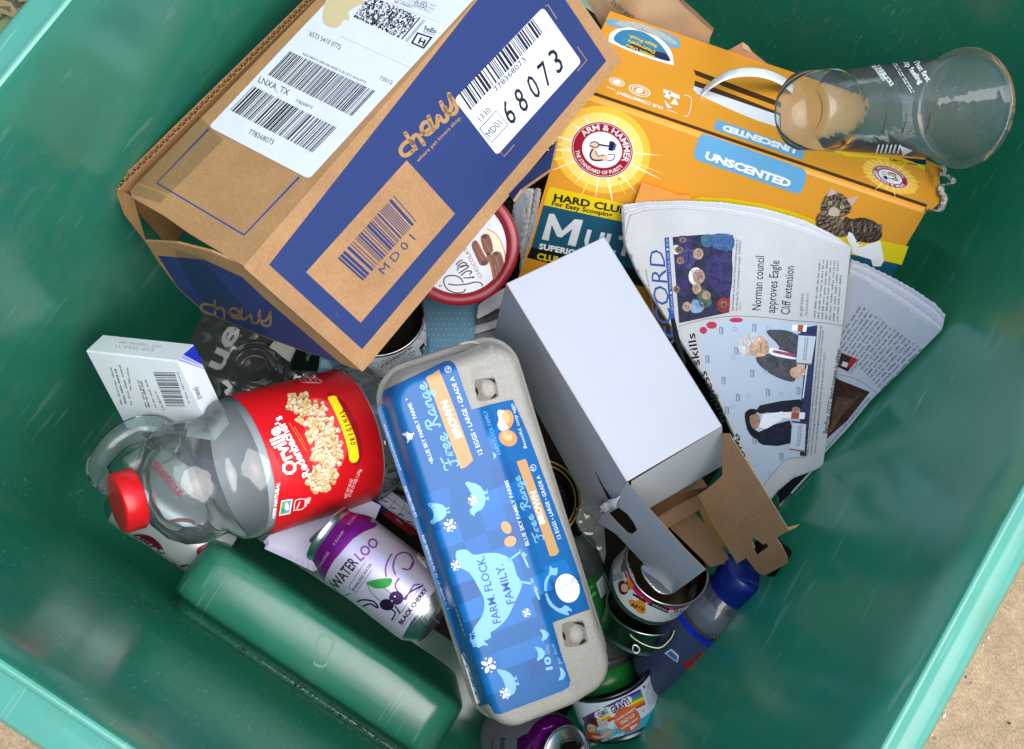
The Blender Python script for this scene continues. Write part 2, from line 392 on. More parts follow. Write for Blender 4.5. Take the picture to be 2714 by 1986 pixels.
# a small pen alphabet for the hand-lettered words: strokes in a 1-high em
PEN = {
 'F': (.62, [[(.05, .1), (.12, -.08), (.3, 0), (.34, .5), (.36, .95)], [(.02, .85), (.1, 1.02), (.35, .95), (.68, 1.02)], [(.18, .5), (.52, .55)]]),
 'R': (.72, [[(.05, .08), (.16, 0), (.24, .4), (.28, .98)], [(.05, .75), (.2, 1), (.5, 1), (.56, .76), (.3, .55), (.45, .3), (.6, .03), (.74, .14)]]),
 'r': (.36, [[(0, .12), (.1, .45), (.17, .5), (.2, .42)], [(.12, .46), (.14, .05)], [(.14, .3), (.24, .48), (.36, .44)]]),
 'e': (.4, [[(0, .18), (.2, .25), (.3, .4), (.2, .5), (.07, .36), (.08, .12), (.2, .02), (.4, .14)]]),
 'a': (.46, [[(.32, .42), (.18, .5), (.04, .28), (.1, .03), (.24, .12), (.32, .46)], [(.32, .46), (.31, .12), (.38, .02), (.48, .12)]]),
 'n': (.48, [[(0, .14), (.08, .48), (.1, .02)], [(.1, .25), (.24, .5), (.34, .42), (.34, .1), (.4, .02), (.48, .12)]]),
 'g': (.46, [[(.32, .42), (.18, .5), (.04, .28), (.1, .05), (.24, .14), (.32, .48)], [(.32, .48), (.3, -.3), (.14, -.42), (.06, -.28), (.46, .14)]]),
 'P': (.8, [[(.0, .12), (.14, -.06), (.3, .05), (.36, .5), (.5, 1.0)], [(.02, .62), (.18, 1.0), (.6, 1.1), (.84, .86), (.66, .54), (.36, .48)]]),
 'i': (.26, [[(0, .12), (.12, .5), (.1, .1), (.17, .02), (.28, .14)], [(.16, .72), (.17, .74)]]),
 'o': (.44, [[(.24, .5), (.06, .34), (.08, .04), (.26, .04), (.34, .3), (.22, .5), (.44, .4)]]),
 'u': (.48, [[(0, .14), (.08, .48), (.08, .1), (.2, .02), (.34, .2), (.36, .48)], [(.36, .48), (.36, .1), (.48, .1)]]),
 'p': (.44, [[(0, .14), (.1, .5), (.04, -.42)], [(.08, .3), (.24, .5), (.36, .3), (.26, .04), (.08, .08)]]),
 'f': (.34, [[(0, .1), (.26, .8), (.2, 1), (.12, .8), (.08, -.4)], [(0, .45), (.3, .5)]]),
 'l': (.28, [[(0, .1), (.22, .8), (.16, 1), (.08, .7), (.1, .06), (.28, .12)]]),
 'c': (.38, [[(.3, .42), (.18, .5), (.05, .26), (.12, .03), (.38, .12)]]),
 'k': (.44, [[(0, .1), (.16, .95), (.08, .02)], [(.08, .22), (.28, .48), (.14, .28), (.32, .03), (.44, .1)]]), ' ': (.3, [])}
def pen(S, g, s, p0, p1, h, w, m, lv=2, up=None):
    p0, p1 = np.asarray(p0, float), np.asarray(p1, float); d = p1 - p0; u = d / np.linalg.norm(d)
    up = np.array([u[1], -u[0]]) * h if up is None else np.asarray(up, float); tot = sum(PEN[c][0] for c in s); x = 0
    for c in s:
        for st in PEN[c][1]: stroke(S, g, [tuple(p0 + d * ((x + a) / tot) + up * b) for a, b in st], w, m, lv, n=5)
        x += PEN[c][0]
def slab(S, g, pts, t, m, mb=None, holes=(), lv=0, edge=None, step=None):
    """a panel cut to the outline pts lying on S, t thick behind it"""
    poly(S, g, pts, m, lv, holes, step)
    mb = mb or m; edge = edge or mb
    if S.flat:
        n = S.n
        for l in (pts, *holes):
            P = [S.hit(p, lv * LV) for p in l]; N = len(P)
            for i in range(N): a, b = P[i], P[(i + 1) % N]; g.quad(a, b, b - n * t, a - n * t, edge)
        T = tess(pts, *holes); vs = []; fs = []
        for tri in T: k = len(vs); vs += [S.hit(p, lv * LV) - n * t for p in tri]; fs.append((k, k + 1, k + 2))
        g.add(vs, fs, mb)
    else:
        for l in (pts, *holes):
            N = len(l); Q = []
            for i in range(N):
                a, b = np.asarray(l[i]), np.asarray(l[(i + 1) % N]); k = max(1, int(np.linalg.norm(b - a) / 14)); Q += [tuple(a + (b - a) * j / k) for j in range(k)]
            P = [S.hit(p, lv * LV) for p in Q]; B = [S.hit(p, lv * LV - t) for p in Q] if False else [x - S.normal(None) * t for x in P]; N = len(P)
            for i in range(N): g.quad(P[i], P[(i + 1) % N], B[(i + 1) % N], B[i], edge)
def rrect(cx, cy, hx, hy, r, n=8):
    out = []
    for k, (sx, sy) in enumerate(((1, 1), (-1, 1), (-1, -1), (1, -1))):
        for a in np.linspace(0, math.pi / 2, n):
            t = a + k * math.pi / 2; out.append((cx + sx * (hx - r) + r * math.cos(t), cy + sy * (hy - r) + r * math.sin(t)))
    return out
# ------------------------------------------------------------------ ground
g = G(); g.quad((-30, -30, 0), (30, -30, 0), (30, 30, 0), (-30, 30, 0), M('#b7a488', 'concrete')); setting('concrete_pavement', g)
g = G(); P = []
for i in range(40):
    y = -3 + i * .2; P.append([(-30, y, .004), (-.47 + .02 * math.sin(i * 1.7), y, .004)])
g.grid(P, M('#55503c', 'soil'), False); setting('soil_bed', g)
g = G(); lm = [M(c, 'matte') for c in ('#6d6a4a', '#8a7a5c', '#4f5a35', '#a29578', '#5d4c3a', '#71805a')]
for i in range(900):
    p = np.array([rnd.uniform(-.95, -.47), rnd.uniform(-.2, .9), .006 + rnd.random() * .018]); a = rnd.uniform(0, 6.28); l = rnd.uniform(.008, .03); w = l * rnd.uniform(.12, .5)
    d = np.array([math.cos(a), math.sin(a), rnd.uniform(-.25, .25)]); q = np.array([-math.sin(a), math.cos(a), rnd.uniform(-.4, .4)])
    m = rnd.choice(lm); up = np.array([0, 0, rnd.uniform(.001, .005)])
    g.add([p - d * l, p - q * w + up, p + d * l, p + q * w + up, p - up], [(0, 1, 4), (1, 2, 4), (2, 3, 4), (3, 0, 4)], m)
setting('leaf_litter', g, 'stuff')

# ------------------------------------------------------------------ the recycling bin
BX, BY, RZ = (-.3545, .308), (-.1605, .742), .62
bcx, bcy, bhx, bhy = sum(BX) / 2, sum(BY) / 2, (BX[1] - BX[0]) / 2, (BY[1] - BY[0]) / 2
binm, rim_skylit = M('#368e74', 'bin'), M('#58a892', 'bin')  # rim is the same plastic; sky brightness is put into its lighter colour
def bring(off, z, r=.075, n=10): return [(x, y, z) for x, y in rrect(bcx, bcy, bhx + off, bhy + off, max(.01, r + off), n)]
def wall_off(z): return -(RZ - z) * .045
bt = Thing('recycling_bin', 'large green plastic recycling bin with a rim coloured paler for sky light, open and filled with packaging', 'bin')
g = G(); R = [bring(-.25, .03), bring(-.075, .03), bring(-.05, .034), bring(-.034, .048)]
for z in np.linspace(.07, RZ - .003, 12): R.append(bring(wall_off(z), z))
R.append(bring(.0012, RZ))
g.grid(R, binm, True, True); g.add(R[0], [tuple(range(len(R[0])))], binm)
O = [bring(-.028, .0), bring(-.024, .02), bring(.006, .55)]
g.grid(O, binm, True, True); g.add(O[0], [tuple(range(len(O[0])))[::-1]], binm)
bt.part('shell', g)
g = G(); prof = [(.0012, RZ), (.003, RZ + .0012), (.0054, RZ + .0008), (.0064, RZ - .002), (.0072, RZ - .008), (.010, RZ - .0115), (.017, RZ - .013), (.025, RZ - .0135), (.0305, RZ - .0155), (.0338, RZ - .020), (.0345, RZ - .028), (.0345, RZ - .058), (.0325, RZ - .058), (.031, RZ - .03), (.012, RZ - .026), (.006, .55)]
g.grid([bring(o, z) for o, z in prof], rim_skylit, True, True)
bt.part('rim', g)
# the wheel-axle hump that crosses the floor along one wall
g = G(); pr = [(-.168, .150), (-.150, .196), (-.1435, .201), (-.1395, .1925), (-.1350, .1945), (-.1310, .202), (-.1285, .215), (-.1265, .236), (-.1225, .2455), (-.115, .249), (-.095, .2505), (-.077, .2498), (-.0705, .2462), (-.0668, .237), (-.064, .21), (-.055, .03)]
pr2 = []
for k in range(len(pr) - 1):
    for t in (0, .5): pr2.append(tuple(np.array(pr[k]) * (1 - t) + np.array(pr[k + 1]) * t))
pr2.append(pr[-1]); R = []
xs = [(-.153, 0, .42), (-.1525, .25, .62), (-.150, .55, .84), (-.144, .82, .95), (-.135, .95, .99), (-.122, 1, 1), (.0, 1, 1), (.104, 1, 1), (.118, .95, .99), (.128, .82, .95), (.134, .55, .84), (.1365, .25, .62), (.137, 0, .42)]
for x, k, kz in xs:
    R.append([(x, -.100 + (y + .100) * (.72 + .28 * k) if y > -.13 else y, (.03 + (z - .03) * kz) if y > -.1325 else z - (1 - k) * .1) for y, z in pr2])
g.grid(R, binm, True)
bt.part('axle_housing', g)
g = G(); SH = Plane((0, -.095, .2513), (1, 0, 0), (0, 1, 0)); smm = M('#4a8a6a', 'plast')
bt2 = []
for l in (zG((2095, 960), (2120, 895), (2180, 885), (2220, 920), (2205, 990), (2180, 1030), (2175, 1085), (2130, 1112), (2080, 1090), (2085, 1040), (2105, 1010)),):
    g = G(); c_ = np.mean(l, 0); ol = smooth(l, 4, True); poly(SH, g, ol, smm, 0, [[tuple(c_ + (np.asarray(p) - c_) * rnd.uniform(.78, .88)) for p in ol]]); bt2.append(g)
for g in bt2: t_ = Thing('dried_splash', 'faint dried splash ring on the green hump', 'stain'); t_.part('ring', g); t_.done()
# debris on the pavement
g = G()
for i in range(160):
    p = np.array([rnd.uniform(.33, .75), rnd.uniform(-.35, .5), .001]); s = rnd.uniform(.0006, .0022); a = rnd.uniform(0, 6.3); d = np.array([math.cos(a), math.sin(a), 0]) * s * rnd.uniform(1, 2.4); q = np.array([-math.sin(a), math.cos(a), 0]) * s; u = np.array([0, 0, s * .8])
    g.add([p - d, p - q, p + d, p + q, p + u], [(0, 1, 4), (1, 2, 4), (2, 3, 4), (3, 0, 4)], M(rnd.choice(('#4d4334', '#8d7d66', '#d8cbb2', '#6b6a50')), 'matte'))
setting('pavement_grit', g, 'stuff')
# dirt caught in the groove behind the hump
bt.done()
g = G(); dm = [M(c, 'matte') for c in ('#4a3d2b', '#5f5138', '#2f2a20')]
for i in range(420):
    x = min(.13, max(-.145, rnd.gauss(.04, .09))); y = rnd.gauss(-.1385, .0016); s = rnd.uniform(.0004, .0013); z = .1935 + rnd.random() * .002 + abs(y + .1385) * .5
    p = [np.array([x + rnd.uniform(-s, s) * 1.6, y + rnd.uniform(-s, s), z + rnd.uniform(-.3, 1) * s]) for _ in range(4)]
    g.add(p, [(0, 1, 2), (0, 3, 1), (1, 3, 2), (0, 2, 3)], rnd.choice(dm))
setting('groove_dirt', g, 'stuff')
# ------------------------------------------------------------------ brown shipping box, on its side
KR, BLU, BLK = M('#a37d55', 'kraft'), M('#233463', 'inkworn'), M('#23242a', 'matte')
KRL = M('#a58054', 'kraft')
LBL = M('#ccd2da', 'paper'); KRD = M('#a67c50', 'kraft')
sb = Thing('shipping_box', 'brown cardboard shipping box with blue printed panels and white address labels', 'cardboard box')
sA = np.array([-.2064, .1198, .4829]); a0 = np.array([.0936, .9942, .0537]); a1 = np.array([.7826, -.0401, -.6213]); a0 = nrm(a0); a1 = nrm(a1 - a0 * (a1 @ a0))
FR = Plane(sA, a0, a1); th = .0035
sBp, sC, sD = sA + a1 * .1346, sA + a0 * .34 + a1 * .1346, sA + a0 * .34
def dtop(P): return depth(P)
# front long side panel
g = G(); A, B, C = (645, 705), (960, 985), (1647, 164); D = tuple(proj(sD))
slab(FR, g, [A, (A[0] + 6, A[1] + 9), (952, 978), B, (968, 978), (1640, 170), C, (1643, 152), D], th, KR, KRD)
BO = [(713, 702), (960, 926), (1607, 162), (1500, 2), (1391, -160)]; HO = [(811, 722), (956, 856), (1206, 567), (1078, 425)]
poly(FR, g, BO, BLU, 1, [HO])
barcode(FR, g, [(895, 685), (1046, 517), (1106, 585), (962, 745)], 26, BLU, 1, 5)
text(FR, g, 'M D 0 1', (1018, 729), (1102, 634), 23, BLU, 1)
K = lambda *p: zB(*p)
lw = 11
CHW = ([(487, 955), (470, 936), (440, 945), (412, 975), (405, 1005), (422, 1030), (452, 1028), (485, 1003)], [(437, 885), (470, 935), (505, 988)], [(482, 945), (490, 908), (515, 897), (535, 920), (560, 958)],
           [(548, 890), (602, 852), (590, 815), (560, 815), (543, 850), (560, 885), (590, 890), (622, 862)], [(590, 775), (618, 838), (648, 838), (652, 768), (688, 806), (715, 785), (700, 715)],
           [(672, 680), (698, 733), (728, 742), (742, 700), (725, 625)], [(733, 640), (757, 675), (777, 718), (765, 752), (733, 758)])
for st in CHW:
    stroke(FR, g, zB(*st), lw, KRL, 2)
text(FR, g, 'where pet lovers shop', *zB((522, 1078), (806, 788)), 10, KRL, 2, .015)
for st in ([(1365, 42), (1381, 31), (1441, 126)], [(1578, 311), (1640, 402), (1578, 472)], [(1160, 960), (1090, 1042), (1072, 1012)]):
    stroke(FR, g, zB(*st), 2.2, KRL, 2, sm=False)
sb.part('side_panel', g)
g = G(); q = zB((760, 662), (1350, 48), (1606, 412), (1045, 1032)); S2 = Plane(FR.hit(q[0], .0004), a0, a1)
def rounded(pts, r):
    out = []; N = len(pts)
    for i in range(N):
        p, a, b = (np.asarray(pts[k % N], float) for k in (i, i - 1, i + 1)); u = (a - p) / np.linalg.norm(a - p); v = (b - p) / np.linalg.norm(b - p)
        for t in (0, .25, .5, .75, 1):
            s, e = p + u * r, p + v * r; out.append(tuple((1 - t) ** 2 * s + 2 * t * (1 - t) * p + t * t * e))
    return out
poly(S2, g, rounded(q, 12), LBL, 1)
barcode(S2, g, zB((795, 622), (1290, 115), (1356, 212), (870, 733)), 34, BLK, 2, 9)
text(S2, g, '778368073', *zB((1042, 612), (1240, 402)), 15, BLK, 2)
for ch, c_ in (('6', (1158, 815)), ('8', (1240, 733)), ('0', (1322, 645)), ('7', (1400, 558)), ('3', (1472, 472))):
    p, e = zB((c_[0] - 23, c_[1] + 22), (c_[0] + 23, c_[1] - 22)); text(S2, g, ch, p, e, 60, BLK, 2, .006, up=(-30, -58))
text(S2, g, '1330', *zB((938, 806), (1008, 737)), 15, BLK, 2)
stroke(S2, g, zB((930, 855), (1040, 735), (1115, 830), (1010, 946), (930, 855)), 2.2, BLK, 2, sm=False)
text(S2, g, 'MD01', *zB((1000, 915), (1080, 822)), 19, BLK, 2)
GR = M('#a7abb2', 'matte')
for i in range(60):
    u, v = rnd.choice([.1, .3, .42, .55, .7, .86]) + rnd.gauss(0, .004), rnd.uniform(.35, .98); p = quadmap(*q)(u, v); ell(S2, g, p, rnd.uniform(.6, 2), rnd.uniform(.5, 1.4), GR, 1.5, n=8)
sb.part('number_label', g)
# top flap panel with the address label
E = at(348, 507, depth(sA) - .0); rr = ray((348, 507)); E = CAM + rr / np.linalg.norm(rr) * .958
E1 = near((838, 0), E, a0); e0 = nrm(E1 - E)
TP = Plane(sA, a0, E - sA)
g = G(); bow = lambda t: 0
slab(TP, g, [A, (500, 618), (432, 570), (352, 525), (346, 508), (356, 494), (838, 0), tuple(proj(E + e0 * .40)), D], .003, KR, KRD)
fr = zA((1385, 855), (1040, 1215), (1620, 1560), (1985, 1175)); 
stroke(TP, g, fr, 5.2, M('#2b4080', 'print'), 1, sm=False, caps=False)
sb.part('top_flap', g)
g = G(); ld = nrm(np.array([306, -324.])); L0, L1 = (553, 336), (819, 475)
L2 = (1392, -150); L3 = (1012, -150); S3 = Plane(TP.hit(L0, .0004), a0, E - sA)
poly(S3, g, rounded([L0, L1, L2, L3], 12), LBL, 1)
text(S3, g, '778368073', *zT((390, 1172), (600, 1270)), 15, BLK, 2)
barcode(S3, g, zT((230, 965), (965, 1345), (1180, 1125), (435, 755)), 44, BLK, 2, 21)
text(S3, g, 'LNXA_TX', *zT((472, 718), (735, 840)), 18, BLK, 2)
text(S3, g, '778368073', *zT((800, 893), (945, 956)), 9, BLK, 2)
barcode(S3, g, zT((560, 655), (1300, 1020), (1505, 800), (755, 450)), 62, BLK, 2, 33, .2)
text(S3, g, '9632 0804 0 (000 000 0000) 0 00 6573 5410 0772', *zT((860, 478), (1415, 735)), 7, BLK, 2)
text(S3, g, '6573 5410 0772', *zT((920, 312), (1192, 436)), 14, BLK, 2)
text(S3, g, '73012', *zT((1536, 695), (1645, 742)), 11, BLK, 2)
for st in ([(1190, 315), (1825, 600)], [(1640, 30), (2080, 205)], [(885, 258), (930, 276)]): stroke(S3, g, zT(*st), 1.2, GR, 2, caps=False)
f = quadmap(*zT((1310, 150), (1720, 338), (1880, 145), (1450, -40))); R5 = random.Random(4); T5 = []
for i in range(48):
    j = 0
    while j < 26:
        w = R5.choice((1, 1, 2)); 
        if R5.random() < .5:
            a, b, c, d = f(i / 48, j / 26), f((i + R5.choice((.8, 1, 2))) / 48, j / 26), f((i + .9) / 48, min(26, j + w) / 26), f(i / 48, min(26, j + w) / 26); T5 += [(a, b, c), (a, c, d)]
        j += w
lay(S3, g, T5, BLK, 2)
for a, b in (((1732, 345), (1895, 152)), ((1765, 362), (1925, 172)), ((1778, 367), (1936, 180))): stroke(S3, g, zT(a, b), 3.4 if a[0] == 1732 else 1.4, BLK, 2, caps=False)
text(S3, g, 'REF: 778368073', *zB((362, 18), (482, 58)), 7, BLK, 2)
text(S3, g, '(US)', *zB((494, 36), (574, 60)), 16, BLK, 2)
text(S3, g, 'FedEx', *zB((560, 202), (640, 224)), 13, BLK, 2, .02)
text(S3, g, 'Home Delivery', *zB((553, 214), (630, 238)), 4, BLK, 2)
q = zB((472, 287), (515, 214), (618, 248), (560, 326)); poly(S3, g, q, BLK, 2)
c = np.mean(q, 0); poly(S3, g, [tuple(c + (np.asarray(p) - c) * .76) for p in q], LBL, 3)
text(S3, g, 'H', tuple(c + (-9, 7)), tuple(c + (7, 14)), 17, BLK, 4, .04)
TAN = M('#c4b48c', 'paper')
spoly(S3, g, zT((1060, 30), (1040, 160), (1060, 215), (1140, 245), (1190, 225), (1232, 172), (1268, 182), (1275, 130), (1262, 108), (1350, 50), (1408, 30), (1392, 0), (1330, -70), (1120, -60)), TAN, 3, 3)
lines(S3, g, zT((1500, -60), (1990, 130), (2060, 50), (1600, -140)), 3, GR, 2, 8)
sb.part('address_label', g)
# far wall behind the flap, raw corrugated edge uppermost
K0 = CAM + ray((300, 493)) * (depth(E) + .004); K1 = near((806, 0), K0, e0); k0 = nrm(K1 - K0); kd = np.array([.15, 0, -1.]); kd = nrm(kd - k0 * (kd @ k0)); kn = nrm(np.cross(k0, kd)); kn = kn if kn @ a1 < 2 and (kn @ (sA - K0)) > 0 else -kn
g = G(); Ln = .42
g.box(K0, k0 * Ln, kd * .13, kn * .0005, KRD); g.box(K0 + kn * .0052, k0 * Ln, kd * .13, kn * .0005, KRD)
P = []
for i in range(int(Ln / .0008)):
    x = i * .0008; w = .00285 + .0021 * math.sin(x / .0064 * 2 * math.pi); P.append([K0 + k0 * x + kn * (w - .0004) + kd * .04, K0 + k0 * x + kn * (w - .0004) + kd * .0004, K0 + k0 * x + kn * (w + .0004) + kd * .0004, K0 + k0 * x + kn * (w + .0004) + kd * .04])
g.grid(P, KR, False)
Q = at(384, 640, depth(K0) + .07); Q2 = at(330, 570, depth(K0) + .03)
g.add([K0, K0 + kn * .004, Q + kn * .002, Q, Q2, at(352, 520, depth(E) + .012)], [(0, 1, 5), (0, 5, 4), (4, 5, 2, 3)], KRD)
sb.part('back_panel', g)
# near end: a flap hanging outward, blue with the shop lettering under clear tape
Fp = CAM + ray((540, 825)) * 1.0
def solve_d(px, P, L):
    ds = np.linspace(.75, 1.4, 1301); e = [abs(np.linalg.norm(at(*px, d) - P) - L) for d in ds]; k = [i for i in range(1, 1300) if e[i] < e[i - 1] and e[i] <= e[i + 1]]
    return ds[k[-1]]
Fp = at(540, 825, solve_d((540, 825), sBp, .168))
EP = Plane(sA + a0 * .002, Fp - sA, sBp - sA)
g = G(); out = [A, (560, 668), (470, 645), (384, 640), (400, 664), (416, 690), (470, 762), (535, 822), (600, 852), (700, 893), (800, 930), (900, 963), B]
slab(EP, g, out, .002, KR, KRD)
blu = [(418, 678), (540, 688), (642, 735), (700, 790), (905, 966), (800, 929), (700, 892), (600, 851), (535, 820), (470, 760)]
poly(EP, g, blu, BLU, 1)
q0, q1 = np.array((300, 150.)), np.array((900, 275.)); qu = np.array((-35, -165.)); KR3 = M('#8f7049', 'kraft')
for st in CHW:
    L = []
    for x, y in st:
        w_ = np.array((x - 430, y - 1050.)); u_, v_ = (w_ @ (.737, -.676)) / 488, (w_ @ (-.676, -.737)) / 150; L.append(tuple(q0 + (q1 - q0) * u_ + qu * v_))
    stroke(EP, g, zN(*L), 6, KR3, 2)
sb.part('end_flap', g)
tp = M('#f3f4f1', 'film')
g = G(); S4 = Plane(EP.hit((560, 760), .0008), Fp - sA, sBp - sA); poly(S4, g, zD((1150, 0), (1340, 55), (1560, 330), (1780, 560), (1700, 575), (1480, 470), (1300, 300)), tp, 0)
sb.part('packing_tape', g)
g = G(); S4 = Plane(TP.hit((400, 540), .0006), a0, E - sA); poly(S4, g, zA((870, 1270), (900, 1215), (1110, 1300), (1060, 1350), (880, 1290)), tp, 0); poly(S4, g, zA((905, 1212), (1330, 780), (1480, 930), (1120, 1290)), tp, 1)
sb.part('packing_tape', g)
# blue printed bottom flap glimpsed past the far corner
g = G(); S5 = Plane(sC + a1 * .0 - FR.n * .05, a0, nrm(FR.n * -1 + a1 * .25)); slab(S5, g, zB((1370, 1020), (1440, 930), (1400, 1120), (1200, 1260), (1150, 1330), (1120, 1290)), .002, BLU, KRD)
sb.part('bottom_flap', g)
sb.done()
# ------------------------------------------------------------------ orange carton of cat litter
OR, ORP = M('#e09a2e', 'carton'), M('#f6b94e', 'carton'); YEL, TEAL, LBU = M('#e6cc1c', 'carton'), M('#1d566e', 'carton'), M('#68a9d0', 'carton')
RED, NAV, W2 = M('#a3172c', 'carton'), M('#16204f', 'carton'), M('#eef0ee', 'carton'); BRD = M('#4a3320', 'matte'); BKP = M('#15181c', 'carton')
lo = np.array([-.0952, .4387, .3481]); l0 = nrm([.9672, .2422, .0767]); l1 = np.array([.2029, -.5552, -.8065]); l1 = nrm(l1 - l0 * (l1 @ l0)); l2 = np.cross(l0, l1)
LX, LH, LW = .333, .235, .172
LF, LT = Plane(lo, l0, l1), Plane(lo, l0, l2)
lt = Thing('litter_carton', 'orange cat litter carton with a red round emblem, blue tabs and a white carrying strap', 'carton')
g = G(); r = .004; c = lambda x, y, z: lo + l0 * x + l1 * y + l2 * z
ys = [(.0, r), (r * .3, r * .3), (r, 0), (LH, 0)]
P = [[c(0, LH, LW)] + [c(0, LH, .001)], ]
# body: front, sides, back, bottom as a closed shell with a rounded top-front fold
sec = [(0, LW), (0, r), (r * .3, r * .3), (r, 0), (LH, 0), (LH, LW)]
g.grid([[c(0, y, z) for y, z in sec], [c(LX, y, z) for y, z in sec]], OR, False, True)
for x in (0, LX): g.add([c(x, y, z) for y, z in sec], [tuple(range(6))], BRD if x == 0 else OR)
FH = lambda *p: p
yb = zK((1398, 60), (2163, 216), (2163, 412), (1340, 250)); yb[1] = (1840, 582); yb[2] = (1835, 628)
# sun rays round the emblem
ec = zB((1742, 995))[0]; Af = aff(LF, ec); um = np.linalg.norm(np.asarray(Af(.001, 0)) - ec) * 1000; er = 84 / um
R6 = random.Random(2); RY = M('#fbe07a', 'carton'); RW2 = M('#fdf3c4', 'carton'); RO = M('#f8c23f', 'carton')
disc(LF, g, Af, er * 1.55, RO, .5); disc(LF, g, Af, er * 1.32, RY, .7)
for i in range(30):
    a = i * 2 * math.pi / 30 + R6.uniform(-.06, .06); L = er * R6.uniform(1.45, 2.25); w = R6.uniform(.03, .06)
    if math.sin(a) < -.35: L = min(L, er * 1.25)
    lay(LF, g, [(Af(er * math.cos(a - w), er * math.sin(a - w)), Af(L * math.cos(a), L * math.sin(a)), Af(er * math.cos(a + w), er * math.sin(a + w)))], RW2 if i % 2 else RY, 1)
def emblem(S, A, r, lv):
    disc(S, g, A, r, W2, lv); disc(S, g, A, r * .98, RED, lv + .5, 0); disc(S, g, A, r * .94, W2, lv + 1, r * .925); disc(S, g, A, r * .64, W2, lv + 1); disc(S, g, A, r * .6, W2, lv + 1.2)
    P = lambda *q: [A(x * r / 200, y * r / 200) for x, y in q]
    SK = M('#e9c9a6', 'carton')
    spoly(S, g, P((-68, -20), (-40, -35), (-28, -10), (-38, 30), (-10, 45), (20, 30), (48, 20), (66, 45), (55, 68), (20, 72), (-20, 92), (-50, 80), (-70, 30)), SK, lv + 2)
    stroke(S, g, P((-58, 20), (-62, 60), (-40, 88), (-10, 84), (20, 70)), r * um * .05, NAV, lv + 3); stroke(S, g, P((-36, 25), (-12, 50), (20, 32)), r * um * .03, NAV, lv + 3)
    spoly(S, g, P((-84, -18), (-60, -38), (-34, -34), (-30, -12), (-58, 2), (-80, -2)), SK, lv + 3); stroke(S, g, P((-84, -18), (-60, -38), (-34, -34), (-30, -12), (-58, 2), (-84, -4)), r * um * .03, NAV, lv + 4)
    poly(S, g, P((-36, -32), (44, -48), (46, -38), (-34, -20)), NAV, lv + 3); poly(S, g, P((28, -78), (60, -82), (66, -16), (38, -12)), NAV, lv + 4); poly(S, g, P((60, -76), (76, -70), (78, -28), (66, -20)), M('#5560a0', 'carton'), lv + 4)
    spoly(S, g, P((40, 15), (80, 0), (88, 40), (60, 62)), W2, lv + 3); stroke(S, g, P((46, 18), (82, 4), (86, 40), (58, 60)), r * um * .025, NAV, lv + 4)
    k = math.pi / 180
    arctext(S, g, 'ARM & HAMMER', A, r * .70, 200 * k, 372 * k, r * .2, W2, lv + 2, .02)
    arctext(S, g, 'THE STANDARD OF PURITY', A, r * .865, 158 * k, 22 * k, r * .13, W2, lv + 2, .02, inward=True)
emblem(LF, Af, er, 2)
text(LF, g, 'TM', *zB((1842, 1195), (1864, 1200)), 6, BKP, 3)
# bands
poly(LF, g, yb, YEL, 2)
tb = zK((1340, 250), (2163, 412), (2163, 900), (1185, 720)); tb[1] = (1835, 628); tb[2] = (1900, 900); tb[3] = zK((1185, 715))[0]
poly(LF, g, [zK((1340, 250))[0], (1835, 628), (2100, 700), (2080, 800), zK((1212, 690))[0]], TEAL, 2)
poly(LF, g, [zK((1212, 690))[0], (2080, 800), (2060, 850), zK((1168, 800))[0]], BKP, 2)
text(LF, g, 'HARD CLUMPS', *zK((1442, 203), (2370, 378)), 19, BKP, 3, .035)
text(LF, g, 'For Easy Scooping', *zK((1422, 252), (2052, 377)), 12, BKP, 3, .03)
poly(LF, g, zK((1320, 608), (1400, 340), (1452, 345), (1535, 520), (1665, 398), (1752, 408), (1672, 685), (1590, 665), (1640, 500), (1525, 590), (1480, 578), (1425, 455), (1392, 622)), M('#d8dde2', 'carton'), 4)
text(LF, g, 'ULTI-CAT', *zK((1745, 688), (2990, 935)), 50, M('#d8dde2', 'carton'), 4, .03, up=np.subtract(*zK((1800, 500), (1745, 688))))
text(LF, g, 'SUPERIOR', *zK((1288, 706), (1740, 790)), 15, W2, 4, .04)
text(LF, g, 'CLUMPING', *zK((1265, 812), (1760, 905)), 17, YEL, 4, .04)
# right-hand side of the front: swoosh and the two cats
poly(LF, g, zS((330, 60), (420, 42), (560, 50), (700, 72), (850, 108), (980, 158), (1100, 205), (1250, 245), (1428, 282), (1395, 372), (1250, 345), (1100, 318), (900, 260), (600, 160)), YEL, 2)
poly(LF, g, zS((600, 160), (900, 255), (1100, 312), (1250, 340), (1382, 368), (1350, 420), (1100, 500), (700, 400)), TEAL, 2.5)
TB, TBD, TBL, PNK = M('#85735f', 'fur'), M('#2c251f', 'carton'), M('#c3b7a8', 'carton'), M('#d9a9a0', 'carton')
spoly(LF, g, zS((975, 155), (1000, 115), (1060, 130), (1120, 160), (1130, 230), (1060, 230), (990, 195)), TB, 3)
spoly(LF, g, zS((1002, 80), (1030, 30), (1095, 22), (1148, 70), (1145, 115), (1095, 140), (1040, 132), (1003, 112)), TB, 4)
for e in ([(1030, 40), (1052, -4), (1082, 24)], [(1128, 52), (1188, 34), (1150, 86)]): poly(LF, g, zS(*e), TBL, 4.5)
for e in ([(1042, 30), (1056, 4), (1074, 22)], [(1136, 56), (1176, 42), (1150, 76)]): poly(LF, g, zS(*e), PNK, 5)
spoly(LF, g, zS((1048, 96), (1072, 92), (1092, 110), (1085, 134), (1040, 128)), TBL, 5)
for e in ((1047, 70), (1105, 90)): ell(LF, g, zS(e)[0], 5.5, 4.5, M('#cfd07a', 'carton'), 6, n=12); ell(LF, g, zS(e)[0], 2.4, 3, BKP, 7, n=8)
poly(LF, g, zS((1058, 98), (1074, 98), (1066, 108)), PNK, 6)
